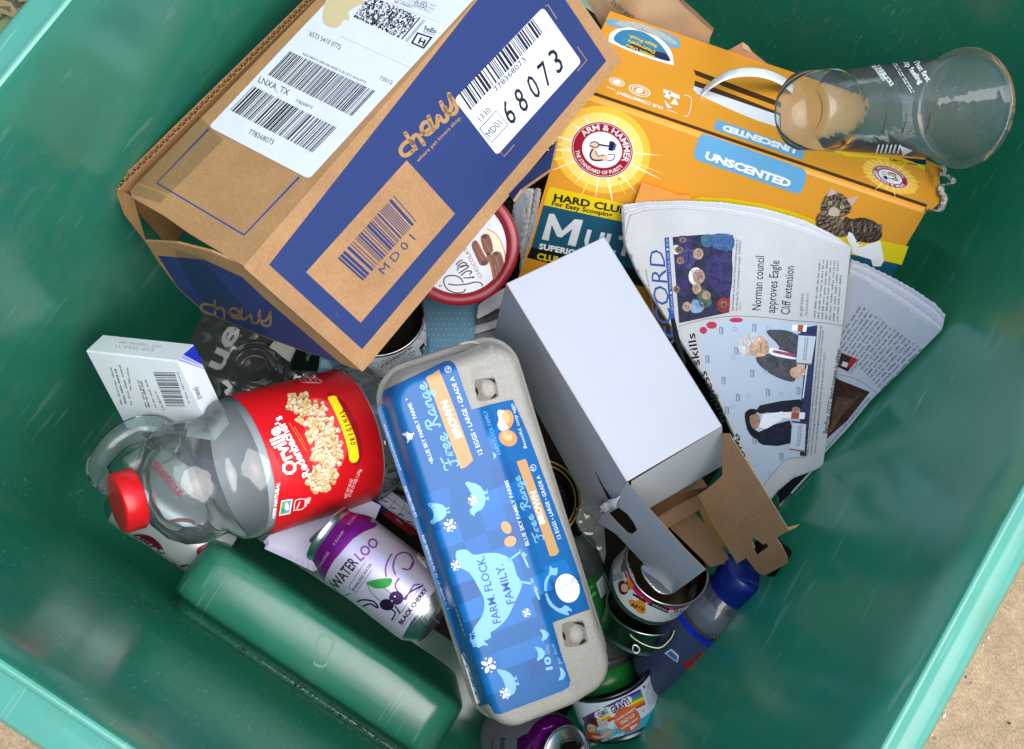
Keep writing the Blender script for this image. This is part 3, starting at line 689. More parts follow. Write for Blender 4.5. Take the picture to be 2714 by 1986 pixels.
for s in ([(1040, 42), (1050, 52)], [(1060, 38), (1064, 52)], [(1080, 40), (1080, 54)], [(1100, 46), (1094, 60)], [(1006, 90), (1030, 92)], [(1008, 105), (1030, 102)], [(1142, 96), (1118, 100)], [(1138, 118), (1112, 112)], [(985, 160), (1030, 150)], [(985, 178), (1040, 165)], [(1010, 200), (1060, 178)], [(1040, 215), (1080, 190)], [(1075, 225), (1100, 195)], [(1000, 130), (1030, 140)]): stroke(LF, g, zS(*s), 3.2, TBD, 6)
spoly(LF, g, zS((1118, 138), (1150, 148), (1210, 142), (1270, 165), (1300, 215), (1285, 250), (1230, 265), (1150, 245), (1112, 200)), M('#54483d', 'fur'), 5)
poly(LF, g, zS((1150, 268), (1190, 288), (1230, 272), (1290, 255), (1300, 300), (1309, 350), (1292, 380), (1255, 378), (1245, 345), (1200, 332), (1155, 316)), W2, 6)
poly(LF, g, zS((1138, 210), (1158, 222), (1178, 262), (1205, 275), (1160, 290), (1140, 268), (1128, 240)), W2, 6.5); poly(LF, g, zS((1180, 268), (1196, 262), (1194, 276)), PNK, 7)
for s in ([(1190, 160), (1180, 215)], [(1220, 165), (1212, 220)], [(1250, 178), (1240, 228)], [(1150, 165), (1160, 215)]): stroke(LF, g, zS(*s), 5, TB, 6)
poly(LF, g, zS((1255, 185), (1300, 170), (1298, 215)), TB, 6); stroke(LF, g, zS((1175, 262), (1190, 250)), 2.5, TBD, 7)
poly(LF, g, rounded(zC((108, 878), (822, 1132), (775, 1298), (50, 1052)), 22), LBU, 2)
text(LF, g, 'UNSCENTED', *zC((132, 1052), (700, 1246)), 20, W2, 4, .06); text(LF, g, 'UNSCENTED', *zC((136, 1057), (704, 1251)), 20, M('#3f7fae', 'carton'), 3, .06)
lt.part('body', g)
# top panel: a second board whose raw edge shows along the front
g = G(); tt = .0032; T2 = Plane(lo - l1 * tt + l2 * .004, l0, l2)
slot = zC((46, 500), (60, 462), (100, 470), (608, 668), (608, 742), (330, 640), (120, 555), (70, 535), (60, 600), (28, 590))
oc = [tuple(proj(lo - l1 * tt + l2 * z + l0 * x)) for x, z in ((.001, .004), (LX - .001, .004), (LX - .001, LW), (.001, LW))]
sl1 = zC((60, 462), (350, 570), (640, 680), (640, 715), (350, 610), (75, 500)); sl2 = zC((70, 535), (330, 630), (640, 752), (640, 850), (480, 800), (300, 725), (90, 628), (58, 605))
slab(T2, g, oc, tt, OR, BRD, holes=(sl1, sl2))
WS = M('#dfe6ec', 'gloss')
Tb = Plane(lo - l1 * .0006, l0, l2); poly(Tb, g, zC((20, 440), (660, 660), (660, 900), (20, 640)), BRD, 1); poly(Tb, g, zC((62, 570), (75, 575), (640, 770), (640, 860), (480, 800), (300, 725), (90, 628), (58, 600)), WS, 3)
ec2 = zC((1366, 1174))[0]; A2 = aff(LT, ec2); u2 = np.linalg.norm(np.asarray(A2(.001, 0)) - ec2) * 1000; r2 = 51 / u2; A2r = lambda x, y: A2(-x, -y * 1.0)
A2 = aff(T2, ec2); A2r = lambda x, y: A2(-x, y)
disc(T2, g, A2, r2 * 1.5, RO, .5)
for i in range(22):
    a = i * 2 * math.pi / 22; L = r2 * R6.uniform(1.5, 2.1); w = .07; lay(T2, g, [(A2(r2 * math.cos(a - w), r2 * math.sin(a - w)), A2(L * math.cos(a), L * math.sin(a)), A2(r2 * math.cos(a + w), r2 * math.sin(a + w)))], RY, 1)
J = np.array(A2(0, .001)) - ec2; sgn = 1 if J[1] > 0 else -1
emblem(T2, (lambda x, y: A2(-x, -sgn * y)), r2, 2)
poly(T2, g, zC((215, 792), (792, 1002), (786, 1062), (192, 856)), LBU, 2)
text(T2, g, 'UNSCENTED', *zC((742, 985), (258, 828)), 15, W2, 3, .06)
text(T2, g, 'OUR COMMITMENT', *zB((2150, 712), (1840, 602)), 8, W2, 2, .03)
stroke(T2, g, zC((0, 632), (45, 650), (40, 720), (20, 770), (0, 772)), 1.6, W2, 2); stroke(T2, g, zB((2170, 728), (2240, 752)), 1.6, W2, 2); stroke(T2, g, zB((1830, 600), (1770, 575)), 1.6, W2, 2)
for c0, ra in (((1990, 602), 30), ((1840, 545), 22)):
    p = zB(c0)[0]; A3 = aff(T2, p); k = ra / u2; disc(T2, g, A3, k, W2, 2, k * .88); disc(T2, g, A3, k * .7, W2, 2, k * .6); ell(T2, g, p, 10, 7, W2, 2, n=12)
for a, b, c2 in (((2150, 640), (2205, 600), (2190, 660)), ((2225, 650), (2250, 700), (2195, 690)), ((2150, 660), (2175, 715), (2205, 718))): poly(T2, g, zB(a, b, c2), W2, 2)
poly(T2, g, zB((2150, 590), (2258, 635), (2253, 660), (2148, 615)), W2, 2)
poly(T2, g, zB((1765, 140), (1780, 124), (1880, 138), (2020, 170), (2160, 210), (2258, 262), (2258, 322), (2200, 315), (2000, 200), (1850, 182), (1790, 172)), LBU, 2); spoly(T2, g, zB((1830, 150), (1900, 140), (2050, 175), (2200, 250), (2235, 300), (2100, 240), (1950, 190), (1850, 170)), M('#c3cfd0', 'pulp'), 3)
spoly(T2, g, zB((1784, 268), (1800, 215), (1880, 185), (2000, 190), (2130, 260), (2200, 340), (2216, 425), (2196, 430), (2000, 370), (1800, 285)), W2, 3, 3)
spoly(T2, g, zB((1826, 275), (1850, 215), (1920, 198), (2020, 215), (2120, 285), (2180, 370), (2182, 408), (2000, 350)), M('#1f7fae', 'carton'), 4, 3)
spoly(T2, g, zB((1900, 310), (2000, 345), (2180, 405), (2170, 360), (2100, 340), (1980, 290)), NAV, 5, 3)
for s, a, b in (('Instant Odor', (2090, 372), (1900, 290)), ('Destroyers', (2095, 340), (1915, 262)), ('Stays Fresh', (2110, 302), (1928, 232))): text(T2, g, s, *zB(a, b), 6.5, YEL, 6, .03, up=np.array([-3, 8.]))
poly(T2, g, zC((960, 990), (1120, 1020), (1300, 1040), (1603, 1088), (1598, 1128), (1480, 1090), (1250, 1050), (1080, 1040)), YEL, 2); poly(T2, g, zC((1440, 1045), (1603, 1062), (1600, 1098), (1540, 1085)), NAV, 3)
text(T2, g, 'HARD CLUMPS', *zC((1548, 1090), (1362, 1050)), 6, BKP, 3, .03)
lt.part('top_panel', g)
# white carrying strap arching out of the slot
g = G(); pts = [(112, 620, 0), (150, 585, .006), (200, 545, .014), (270, 505, .022), (350, 482, .027), (430, 476, .028), (520, 485, .026), (600, 510, .02), (665, 545, .012), (720, 590, .003)]
pts = smooth([(x, y) for x, y, _ in pts], 4); hs = np.interp(np.arange(len(pts)) / 4, range(10), [0, .006, .014, .022, .027, .028, .026, .02, .012, .003])
P = []
for i, (p, h) in enumerate(zip(pts, hs)):
    c3 = T2.hit(zC(p)[0], h); P.append([c3 + l2 * w - l1 * k for w, k in ((-.009, 0), (-.0055, .0012), (0, .0005), (.0055, .0012), (.009, 0), (.009, -.0008), (0, -.0006), (-.009, -.0008))])
g.grid(P, WS, True, True); lt.part('strap', g, label='white plastic carrying strap')
# torn end flap
g = G(); T3 = Plane(lo + l0 * LX - l1 * .001, l0, nrm(l2 + l0 * .0)); tf = zC((1604, 1060), (1640, 1078), (1692, 1100), (1715, 1140), (1690, 1180), (1698, 1232), (1682, 1262), (1705, 1300), (1690, 1350), (1640, 1392), (1606, 1396))
slab(T3, g, tf, .002, OR, KRD)
for i, (x, y) in enumerate(((1615, 1130), (1628, 1150), (1640, 1165))): lines(T3, g, zC((x, y), (x + 6, y + 80), (x + 14, y + 80), (x + 8, y)), 1, BKP, 2, i)
lt.part('torn_flap', g)
g = G(); TE = M('#cfc7bb', 'paper'); KT = M('#9d8a76', 'paper')
edge = zC((1692, 1100), (1722, 1120), (1712, 1160), (1740, 1165), (1775, 1195), (1755, 1222), (1715, 1228), (1692, 1240), (1712, 1290), (1728, 1330), (1700, 1385), (1672, 1400), (1630, 1388))
P = [[T3.hit((p[0] + dx + rnd.uniform(-3, 3), p[1] + rnd.uniform(-3, 3)), h + rnd.uniform(-.002, .004)) for dx, h in ((-9, .0), (-2, .004), (4, .003), (9, -.002))] for p in smooth(edge, 3)]
g.grid(P, TE, False); lt.part('torn_edge', g); 
lt.done()
# ------------------------------------------------------------------ torn brown paper behind the carton
g = G(); pm = M('#b79a78', 'paper'); pb = Thing('paper_bag', 'torn brown paper bag with printed tear line, behind the orange carton', 'paper bag')
P0, P1 = at(1600, 20, depth(lo + l2 * LW) + .01), at(2080, 190, depth(lo + l0 * LX * .7 + l2 * LW) + .0); P2 = at(1800, -40, depth(P0) - .05)
PS = Plane(P0, P1 - P0, P2 - P0, hf=lambda u, v: .006 * noise.noise(Vector((u * 14, v * 14, 3))) + .003 * noise.noise(Vector((u * 40, v * 40, 9))) + .004 * abs(noise.noise(Vector((u * 9 + 4, v * 22, 1)))))
pout = [(1520, -60), (1760, -60)] + [(1772, -30)] + zC((0, 40), (60, 92), (130, 158), (190, 205), (170, 250), (162, 300), (200, 325), (245, 338), (300, 330), (345, 305), (388, 280), (425, 308), (450, 345), (520, 400), (590, 455), (670, 500), (700, 560)) + [(2090, 240), (1900, 190), (1600, 80)]
poly(PS, g, pout, pm, 0); text(PS, g, 'OPEN', *zB((2190, 240), (2050, 160)), 13, M('#4f4a44'), 1); text(PS, g, '\u2022', *zB((2010, 150), (1990, 138)), 8, M('#4f4a44'), 1); text(PS, g, 'TEAR HERE', *zB((1975, 128), (1815, -2)), 14, M('#4f4a44'), 1)
pb.part('paper', g)
for l, m2 in ((zC((190, 205), (60, 92), (-30, 10), (-20, -10), (75, 75), (196, 190)), M('#8d7355', 'paper')), (zC((388, 280), (425, 308), (440, 350), (380, 320)), M('#cdb595', 'paper'))):
    g = G(); poly(PS, g, l, m2, 12); pb.part('torn_fold', g)
pb.done()

# ------------------------------------------------------------------ newspapers
NP, INK, INKG = M('#b9bdbe', 'paper'), M('#1c1e22', 'matte'), M('#5d6268', 'matte'); NBL, NDB = M('#2c4f92', 'matte'), M('#223a6b', 'matte')
lfn = LF.n
n0, n1, n2 = LF.hit((1640, 545), .012), LF.hit((2255, 652), .016), at(2181, 1238, depth(onz((2181, 1238), .265)))
def zig(pts, amp=1.4, per=7, seed=0):                        # the saw-cut edge of newsprint
    out = []; R = random.Random(seed)
    for a, b in zip(pts[:-1], pts[1:]):
        a, b = np.asarray(a), np.asarray(b); L = np.linalg.norm(b - a); k = max(1, int(L / per)); q = np.array([-(b - a)[1], (b - a)[0]]) / L
        for i in range(k): out.append(tuple(a + (b - a) * i / k + q * (amp * (i % 2) + R.uniform(-.4, .4))))
    return out + [pts[-1]]
def nh(u, v): return .0022 * abs(noise.noise(Vector((u * 11 + v * 5, v * 9, 8.2)))) + .012 * math.sin(max(0, min(1, (u + .02) / .26)) * math.pi) + .004 * noise.noise(Vector((u * 7, v * 7, 1.5))) + .0012 * noise.noise(Vector((u * 26, v * 26, 4)))
N1 = Plane(n0, n1 - n0, n0 - n2 + (n1 - n0), nh)
N1 = Plane(n0, n1 - n0, n2 - n1, nh)
nw = Thing('newspaper', 'folded newspaper with a blue masthead and a council headline, leaning against the orange carton', 'newspaper', 'newspapers in the bin')
sides = [(2255, 655), (2232, 872), (2181, 1236), (2105, 1264), (2062, 1300), (2044, 1324), (1990, 1250), (1900, 1050), (1790, 880), (1690, 720), (1655, 640)]
tops = [zS((30, 90), (36, 78), (150, 62), (330, 57), (520, 66), (720, 94), (920, 152), (1060, 222), (1150, 283)), zS((36, 92), (150, 70), (330, 66), (520, 78), (720, 108), (920, 165), (1062, 235), (1150, 283)),
        zS((44, 104), (150, 80), (330, 77), (520, 92), (720, 124), (920, 182), (1066, 246), (1150, 284)), zS((52, 118), (150, 90), (330, 86), (520, 104), (720, 138), (910, 195), (1066, 256), (1150, 285)),
        zS((75, 128), (150, 104), (330, 96), (520, 116), (720, 152), (905, 210), (1062, 268), (1150, 288))]
for i, tp_ in enumerate(tops):
    g = G(); sd_ = [(x - (4 - i) * .8, y + (4 - i) * 1.0) for x, y in sides[1:]]
    slab(N1, g, zig(tp_, 1.3, 6, i) + sd_, .0006, NP if i == 4 else M(('#c6cacf', '#bcc1c7', '#c9cdd1', '#c0c4ca')[i], 'paper'), lv=-18 * (4 - i))
    if i < 4: nw.part('inner_page', g); continue
    # front page
    cap = M('#3a3d42', 'matte')
    text(N1, g, 'RECORD', *zS((292, 800), (238, 302)), 44, NBL, 1, -.005, up=np.array([-44, -4.]))
    text(N1, g, 'BUSINESS IS OUR BUSINESS', *zS((200, 640), (153, 392)), 5.5, INKG, 1)
    poly(N1, g, zS((240, 240), (262, 236), (276, 440), (291, 630), (269, 636), (254, 440)), NBL, 1); poly(N1, g, zS((269, 636), (291, 630), (312, 720), (348, 850), (332, 850), (290, 740)), INK, 1)
    text(N1, g, '2 SECTIONS  \u25A0  THURSDAY, JUNE 29, 2023  \u25A0  $1.00', *zS((285, 605), (257, 246)), 5.5, NP, 2)
    # crowd photograph
    poly(N1, g, zS((280, 236), (430, 224), (575, 226), (566, 420), (556, 603), (430, 630), (312, 655), (296, 450)), M('#2d3146', 'photo'), 1)
    PUR, PU2, SKN, SK2, HR = M('#35335c', 'photo'), M('#474673', 'photo'), M('#a58a78', 'photo'), M('#7d6455', 'photo'), M('#c5c6c8', 'photo')
    for pts, m in (([(300, 240), (360, 236), (380, 300), (370, 380), (310, 400), (298, 330)], PUR), ([(440, 350), (500, 320), (568, 330), (560, 520), (500, 510), (445, 440)], PUR), ([(470, 225), (572, 228), (570, 300), (480, 290)], M('#3d5a86', 'photo')), ([(330, 290), (380, 290), (390, 360), (350, 390)], PU2), ([(500, 545), (556, 530), (552, 600), (505, 595)], M('#8a3535', 'photo')),
                   ([(300, 440), (350, 430), (360, 500), (310, 520)], PUR), ([(400, 500), (450, 495), (470, 560), (420, 580)], M('#49604f', 'photo')), ([(420, 232), (470, 226), (470, 280), (430, 280)], M('#39607a', 'photo')), ([(380, 540), (430, 560), (420, 600), (370, 600)], M('#7a97b5', 'photo'))): spoly(N1, g, zS(*pts), m, 2, 3)
    for c0, rx, ry, hair in (((408, 428), 20, 27, 1), ((405, 318), 17, 21, 0), ((398, 488), 15, 20, 0), ((312, 298), 13, 14, 1), ((318, 350), 12, 14, 0), ((300, 490), 11, 13, 0), ((350, 575), 15, 18, 0), ((445, 520), 14, 16, 0), ((330, 250), 12, 10, 0), ((530, 565), 12, 14, 0)):
        c1 = zS(c0)[0]
        if hair: ell(N1, g, (c1[0] - 8, c1[1]), rx * .95, ry * .9, HR, 3)
        ell(N1, g, c1, rx * .8, ry * .72, SKN if rx > 13 else SK2, 4); stroke(N1, g, [(c1[0] - 2, c1[1] - ry * .3), (c1[0] - 2, c1[1] + ry * .3)], 2, SK2 if rx > 13 else INK, 5); stroke(N1, g, [(c1[0] + rx * .25, c1[1] - 3), (c1[0] + rx * .25, c1[1] + 3)], 1.6, INK, 5)
    text(N1, g, 'Jalal Farzaneh, co-founder of Home Creations, speaks at', *zS((576, 596), (597, 248)), 6, cap, 1, .01)
    text(N1, g, 'the Norman City Council meeting on Tuesday.  COURTESY', *zS((596, 596), (614, 250)), 6, cap, 1, .01); text(N1, g, 'PHOTO', *zS((614, 592), (616, 556)), 5.5, INKG, 1)
    for s_, a, b in (('Norman council', (709, 593), (727, 330)), ('approves Eagle', (778, 606), (800, 352)), ('Cliff extension', (849, 614), (872, 379))): text(N1, g, s_, *zS(a, b), 23, INK, 1, .004, up=np.array([-25, -1.5]))
    text(N1, g, 'BY JEFF ELKINS', *zS((911, 621), (919, 512)), 7, INK, 1); text(N1, g, 'The Journal Record', *zS((935, 622), (942, 513)), 6.5, INK, 1, shear=.2)
    lines(N1, g, zS((960, 628), (988, 345), (1112, 352), (1090, 648)), 7, INKG, 1, 5, .5, 7, .8)
    stroke(N1, g, zS((310, 672), (420, 640), (560, 622), (700, 625), (860, 642), (1000, 652), (1110, 668)), 1.5, INKG, 1, n=4); stroke(N1, g, zS((1110, 668), (1146, 300)), 1.0, INKG, 1, sm=False)
    # signing photograph
    PB = M('#aebdcd', 'matte'); poly(N1, g, zS((395, 668), (560, 640), (700, 642), (985, 663), (972, 850), (950, 1080), (930, 1303), (850, 1308), (770, 1370), (716, 1450), (640, 1270), (540, 1085), (440, 850)), PB, 1)
    for p in ((517, 692), (678, 678), (590, 790), (450, 830), (668, 900), (528, 935), (744, 993), (598, 1018), (545, 1080), (893, 985), (680, 1225), (810, 1305), (650, 1160)):
        q = zS(p)[0]; stroke(N1, g, [(q[0] - 4, q[1] - 9), (q[0] + 4, q[1] - 9), (q[0] + 4, q[1] + 9), (q[0] - 4, q[1] + 9), (q[0] - 4, q[1] - 9)], 1.6, NDB, 2, sm=False); text(N1, g, 'Local', (q[0] + 2.5, q[1] + 7), (q[0] + 2.5, q[1] - 7), 4, NDB, 2)
    for p in ((582, 682), (748, 680), (575, 823), (650, 1012), (808, 1002), (572, 1060), (755, 1388), (585, 1215), (735, 890)):
        q = zS(p)[0]; ell(N1, g, q, 6, 6, M('#93a4b6', 'matte'), 2, n=16); ell(N1, g, q, 4, 4, PB, 3, n=12)
    for c0, rx, ry in (((430, 690), 14, 12), ((470, 665), 20, 12), ((590, 640), 26, 8)): ell(N1, g, zS(c0)[0], rx * .7, ry * .8, M('#b2384f', 'matte'), 2)
    TBN, SUIT, SUI2, SK3, WH2 = M('#30365a', 'photo'), M('#4a4d54', 'photo'), M('#1e2432', 'photo'), M('#c8a58c', 'photo'), M('#e5e9ec', 'matte')
    poly(N1, g, zS((905, 680), (985, 665), (950, 1085), (930, 1303), (900, 1300), (900, 1080), (925, 850), (895, 760)), TBN, 2)
    spoly(N1, g, zS((735, 695), (830, 690), (895, 720), (900, 770), (885, 860), (880, 925), (850, 940), (760, 905), (695, 850), (692, 815), (760, 800), (800, 770)), SUIT, 3, 3)
    spoly(N1, g, zS((755, 775), (800, 785), (850, 800), (885, 825), (860, 830), (760, 808)), WH2, 4, 3); poly(N1, g, zS((770, 785), (880, 805), (882, 824), (765, 797)), M('#a0506a', 'photo'), 5)
    ell(N1, g, zS((690, 765))[0], 34, 28, SK3, 4, .5); spoly(N1, g, zS((600, 770), (620, 720), (680, 705), (705, 735), (670, 745), (650, 775), (655, 815), (615, 815)), M('#cfd0cb', 'photo'), 5, 3); stroke(N1, g, zS((705, 750), (712, 800)), 2, SK2, 5); stroke(N1, g, zS((738, 765), (730, 785)), 2, SK2, 5)
    spoly(N1, g, zS((850, 885), (885, 865), (920, 870), (930, 900), (890, 925), (860, 915)), SK3, 4, 3); stroke(N1, g, zS((935, 862), (915, 1018)), 3, WH2, 3)
    for l in ([(893, 710), (978, 715), (955, 855), (882, 850)], [(862, 1135), (930, 1142), (922, 1278), (852, 1268)]): poly(N1, g, zS(*l), M('#bfcad6', 'matte'), 6); stroke(N1, g, [l2_ for l2_ in zS(l[0], l[1])], 5, M('#3c3f7c', 'matte'), 7); stroke(N1, g, zS(l[3], l[2]), 4, M('#9a6a4e', 'matte'), 7); lines(N1, g, zS((l[3][0] + 28, l[3][1] - 15), (l[0][0] + 28, l[0][1] + 15), (l[0][0] + 50, l[0][1] + 15), (l[3][0] + 50, l[3][1] - 15)), 2, INKG, 7, 4)
    for l in ([(862, 662), (935, 665), (930, 698), (860, 692)], [(815, 1088), (925, 1090), (922, 1122), (812, 1118)]): poly(N1, g, zS(*l), WH2, 5); a = np.array(zS(*l)); poly(N1, g, [tuple(a[0] * .6 + a[1] * .4), tuple(a[0] * .25 + a[1] * .75), tuple(a[3] * .25 + a[2] * .75), tuple(a[3] * .6 + a[2] * .4)], M('#a8552f', 'matte'), 6)
    spoly(N1, g, zS((705, 1055), (900, 1025), (898, 1075), (800, 1090), (740, 1090), (700, 1095)), SUI2, 3, 2); spoly(N1, g, zS((700, 1185), (850, 1128), (855, 1240), (720, 1248), (690, 1215)), SUI2, 3, 2); poly(N1, g, zS((720, 1100), (815, 1085), (812, 1125), (735, 1170), (700, 1160)), WH2, 4)
    ell(N1, g, zS((675, 1130))[0], 17, 23, M('#9a7a66', 'photo'), 5); spoly(N1, g, zS((632, 1095), (660, 1072), (698, 1080), (680, 1098), (655, 1110), (665, 1160), (705, 1190), (700, 1222), (660, 1200), (638, 1150)), INK, 6, 3); ell(N1, g, zS((880, 1075))[0], 11, 7, M('#9a7a66', 'photo'), 5)
    for a, b in (((939, 1302), (1006, 668)), ((957, 1297), (1016, 690)), ((976, 1290), (1026, 800))): text(N1, g, {939: 'Oklahoma City Community College President Mautra Staley Jones and BancFirst Executive Chairman David Rainbolt sign', 957: 'a workforce development agreement Friday, establishing a program by BancFirst employees to acquire competencies', 976: 'they need to move into management positions quickly and at no cost to the employee. OCCC PHOTO'}[a[0]], *zS(a, b), 5.8, cap, 1, .01)
    text(N1, g, 'BancFirst, OCCC launch program to address', *zS((1033, 1192), (1098, 782)), 12, INK, 1, .02)
    for s_, l in (('business', [(545, 1128), (440, 885)]), ('skills', [(414, 858), (388, 702)]), ('strong', [(680, 1395), (585, 1195)])): text(N1, g, s_, *zS(*l), 22, INK, 2, .01)
    stroke(N1, g, zS((716, 1450), (780, 1375), (830, 1320), (930, 1306)), 1.2, INKG, 2)
    nw.part('front_page', g)
nw.done()
# second newspaper, lower, wedged against the wall
q0 = N1.hit((2225, 720), -.016); q1 = at(2505, 862, depth(onz((2505, 862), .372))); q2 = at(2058, 1392, depth(onz((2058, 1392), .222)))
N2 = Plane(q0, q1 - q0, q2 - q0, lambda u, v: .004 * noise.noise(Vector((u * 8, v * 8, 7.5))))
while N1.hit((2200, 1100), 0) @ RW[2] is None: break
nw = Thing('newspaper', 'grey folded newspaper with a dark brown photo, half under the one with the council headline', 'newspaper', 'newspapers in the bin')
base = zS((1585, 692), (1400, 880), (1240, 1035), (1130, 1170), (1015, 1292), (880, 1412), (802, 1552), (790, 1500), (900, 1100), (1050, 600), (1100, 480))
for i, tp_ in enumerate([zS((1150, 342), (1230, 372), (1340, 425), (1450, 485), (1560, 560), (1608, 612), (1600, 640)), zS((1148, 358), (1230, 390), (1340, 448), (1450, 512), (1560, 590), (1602, 640)), zS((1146, 372), (1230, 408), (1340, 470), (1450, 540), (1550, 610), (1598, 662)), zS((1145, 388), (1240, 432), (1340, 492), (1450, 565), (1540, 632), (1592, 676)), zS((1140, 405), (1240, 455), (1340, 520), (1450, 595), (1530, 655), (1590, 690))]):
    g = G(); slab(N2, g, zig(tp_, 2.2, 8, i + 9) + base, .0006, M(('#b6bcc1', '#c9cdd0', '#b9bec3', '#c6cace', '#b0b7bd')[i], 'paper'), lv=-22 * (4 - i))
    if i < 4: nw.part('inner_page', g); continue
    lines(N2, g, zS((1070, 740), (1190, 560), (1500, 785), (1300, 985)), 17, INKG, 1, 11, .5, 6)
    poly(N2, g, zS((1060, 918), (1240, 990), (1130, 1130), (1030, 1218), (1000, 1150)), M('#3a2a22', 'photo'), 1); poly(N2, g, zS((1080, 1010), (1160, 1020), (1210, 985), (1190, 1010), (1110, 1100), (1050, 1130)), M('#55402f', 'photo'), 2); poly(N2, g, zS((1060, 1120), (1110, 1090), (1060, 1180), (1035, 1195)), M('#704a2c', 'photo'), 2)
    poly(N2, g, zS((1100, 798), (1182, 832), (1132, 892), (1085, 868)), M('#3a2626', 'matte'), 1); poly(N2, g, zS((1150, 820), (1182, 832), (1140, 882), (1135, 850)), M('#9b2a2a', 'matte'), 2); poly(N2, g, zS((1110, 840), (1135, 850), (1128, 872), (1100, 862)), M('#c4c0bc', 'matte'), 3)
    text(N2, g, 'Cindy Byrd', *zS((1145, 902), (1182, 858)), 7, INK, 1); text(N2, g, 'funeral service for their fallen comrade July 25 at Crossings', *zS((1030, 1268), (1240, 1022)), 7, INK, 1)
    stroke(N2, g, zS((1090, 905), (1180, 930), (1260, 985), (1275, 1000)), 1.3, INKG, 1)
    poly(N2, g, zS((845, 1395), (985, 1330), (870, 1460), (800, 1540), (790, 1480)), M('#14182a', 'matte'), 1); stroke(N2, g, zS((860, 1480), (980, 1350)), 4, M('#c9d0d6', 'paper'), 2)
    nw.part('outer_page', g)
nw.done()
# folded newspapers under the round tin
nw = Thing('newspaper', 'bundle of folded newsprint standing on edge between the round red lid and the orange carton', 'newspaper', 'newspapers in the bin')
for i, pts in enumerate([[(1040, 160), (1060, 130), (1100, 95), (1135, 100), (1150, 300), (1160, 420), (1130, 560), (1095, 720), (1060, 700), (1000, 420)], [(1135, 80), (1230, 80), (1235, 120), (1200, 350), (1150, 620), (1095, 780), (1085, 700), (1130, 480), (1150, 300)], [(1240, 85), (1280, 75), (1310, 95), (1290, 200), (1230, 420), (1150, 700), (1100, 840), (1100, 740), (1160, 560), (1210, 330)], [(1290, 130), (1315, 120), (1250, 500), (1130, 860), (1090, 960), (1090, 850), (1180, 600)]]):
    g = G(); p0 = at(*zK(pts[0])[0], 1.1 + .01 * i); SN = Plane(LF.hit(zK((1150, 500))[0], .020 - i * .005) if True else p0, l0 * .8 + l1 * .2, l1, lambda u, v, k=i: .003 * math.sin(u * 160 + k))
    slab(SN, g, zig(zK(*pts[:4]), 1.2, 6, i) + zK(*pts[4:]), .001, M(('#8f979f', '#a9adb0', '#a39f9d', '#9aa0a6')[i], 'paper'))
    if i == 0: text(SN, g, 'TIDIN', *zK((1062, 480), (1000, 200)), 16, INK, 1)
    nw.part('page', g)
nw.done()
nw = Thing('newspaper', 'crumpled grey newspaper folds between the blue dotted card and the white box', 'newspaper', 'newspapers in the bin')
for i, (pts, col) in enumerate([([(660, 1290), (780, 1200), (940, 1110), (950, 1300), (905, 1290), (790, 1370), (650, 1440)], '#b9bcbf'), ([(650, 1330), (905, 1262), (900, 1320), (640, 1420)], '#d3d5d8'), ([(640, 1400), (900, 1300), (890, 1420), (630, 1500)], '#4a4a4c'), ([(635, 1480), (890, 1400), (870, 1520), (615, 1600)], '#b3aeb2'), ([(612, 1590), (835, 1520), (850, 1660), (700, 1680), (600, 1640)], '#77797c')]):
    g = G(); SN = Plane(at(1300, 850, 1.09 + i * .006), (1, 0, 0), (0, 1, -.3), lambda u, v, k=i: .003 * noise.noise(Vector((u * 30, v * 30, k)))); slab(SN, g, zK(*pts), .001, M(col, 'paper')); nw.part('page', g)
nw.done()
# orange envelope
g = G(); SE = Plane(LF.hit((1700, 500), .006), l0, l1); slab(SE, g, zB((2004, 1216), (1958, 1348), (1930, 1500), (2280, 1560), (2330, 1300), (2250, 1298)), .0012, M('#e39a4a', 'paper'))
en = Thing('envelope', 'orange paper envelope corner showing above the newspaper with the council headline', 'envelope'); en.part('envelope', g); en.done()
# ------------------------------------------------------------------ open white box
wo = CAM + (np.array([-.0525, .2794, .2578]) - CAM) * .9; w0 = nrm([.8696, -.4649, .1664]); w1 = np.array([.4825, .8717, -.0857]); w1 = nrm(w1 - w0 * (w1 @ w0)); w2 = np.cross(w0, w1)
if w2 @ (CAM - wo) < 0: w2 = -w2
WB, WI = M('#aaafb6', 'carton'), M('#7d6246', 'kraft'); wt = .0006
TPW = Plane(wo, w0, w1); ta, tb_, tc_, td = (1341, 752), (1602, 628), (1914, 1129), (1660, 1278)
wb = Thing('open_box', 'empty white cardboard box with brown inside, its end flaps torn open', 'box')
g = G(); slab(TPW, g, [ta, tb_, td and tc_, td], wt, WB, WI); wb.part('top_panel', g)
SL = Plane(TPW.hit(ta), w0, -w2); hb = (1311, 890)
g = G(); slab(SL, g, [ta, td, (1652, 1300), (1611, 1345), (1581, 1380), hb], wt, WB, WI, holes=[zJ((516, 262), (560, 345), (600, 420), (668, 520), (632, 528), (590, 440), (545, 345))]); wb.part('side_panel', g)
# hidden walls so the carton is a carton from elsewhere
P = [TPW.hit(p) for p in (ta, tb_, tc_, td)]; hgt = .112
g = G(); g.box(P[1], P[2] - P[1], -w2 * hgt, w1 * -wt, WB); wb.part('side_panel', g)
g = G(); g.box(P[0], P[1] - P[0], -w2 * hgt, w0 * wt, WB); wb.part('end_panel', g)
g = G(); g.box(P[0] - w2 * hgt + (P[1] - P[0]) * .3, (P[3] - P[0]) * 1.2, (P[1] - P[0]) * .7, w2 * wt, WI); wb.part('bottom_panel', g)  # box bottom, lengthened past the open end to darken the gap
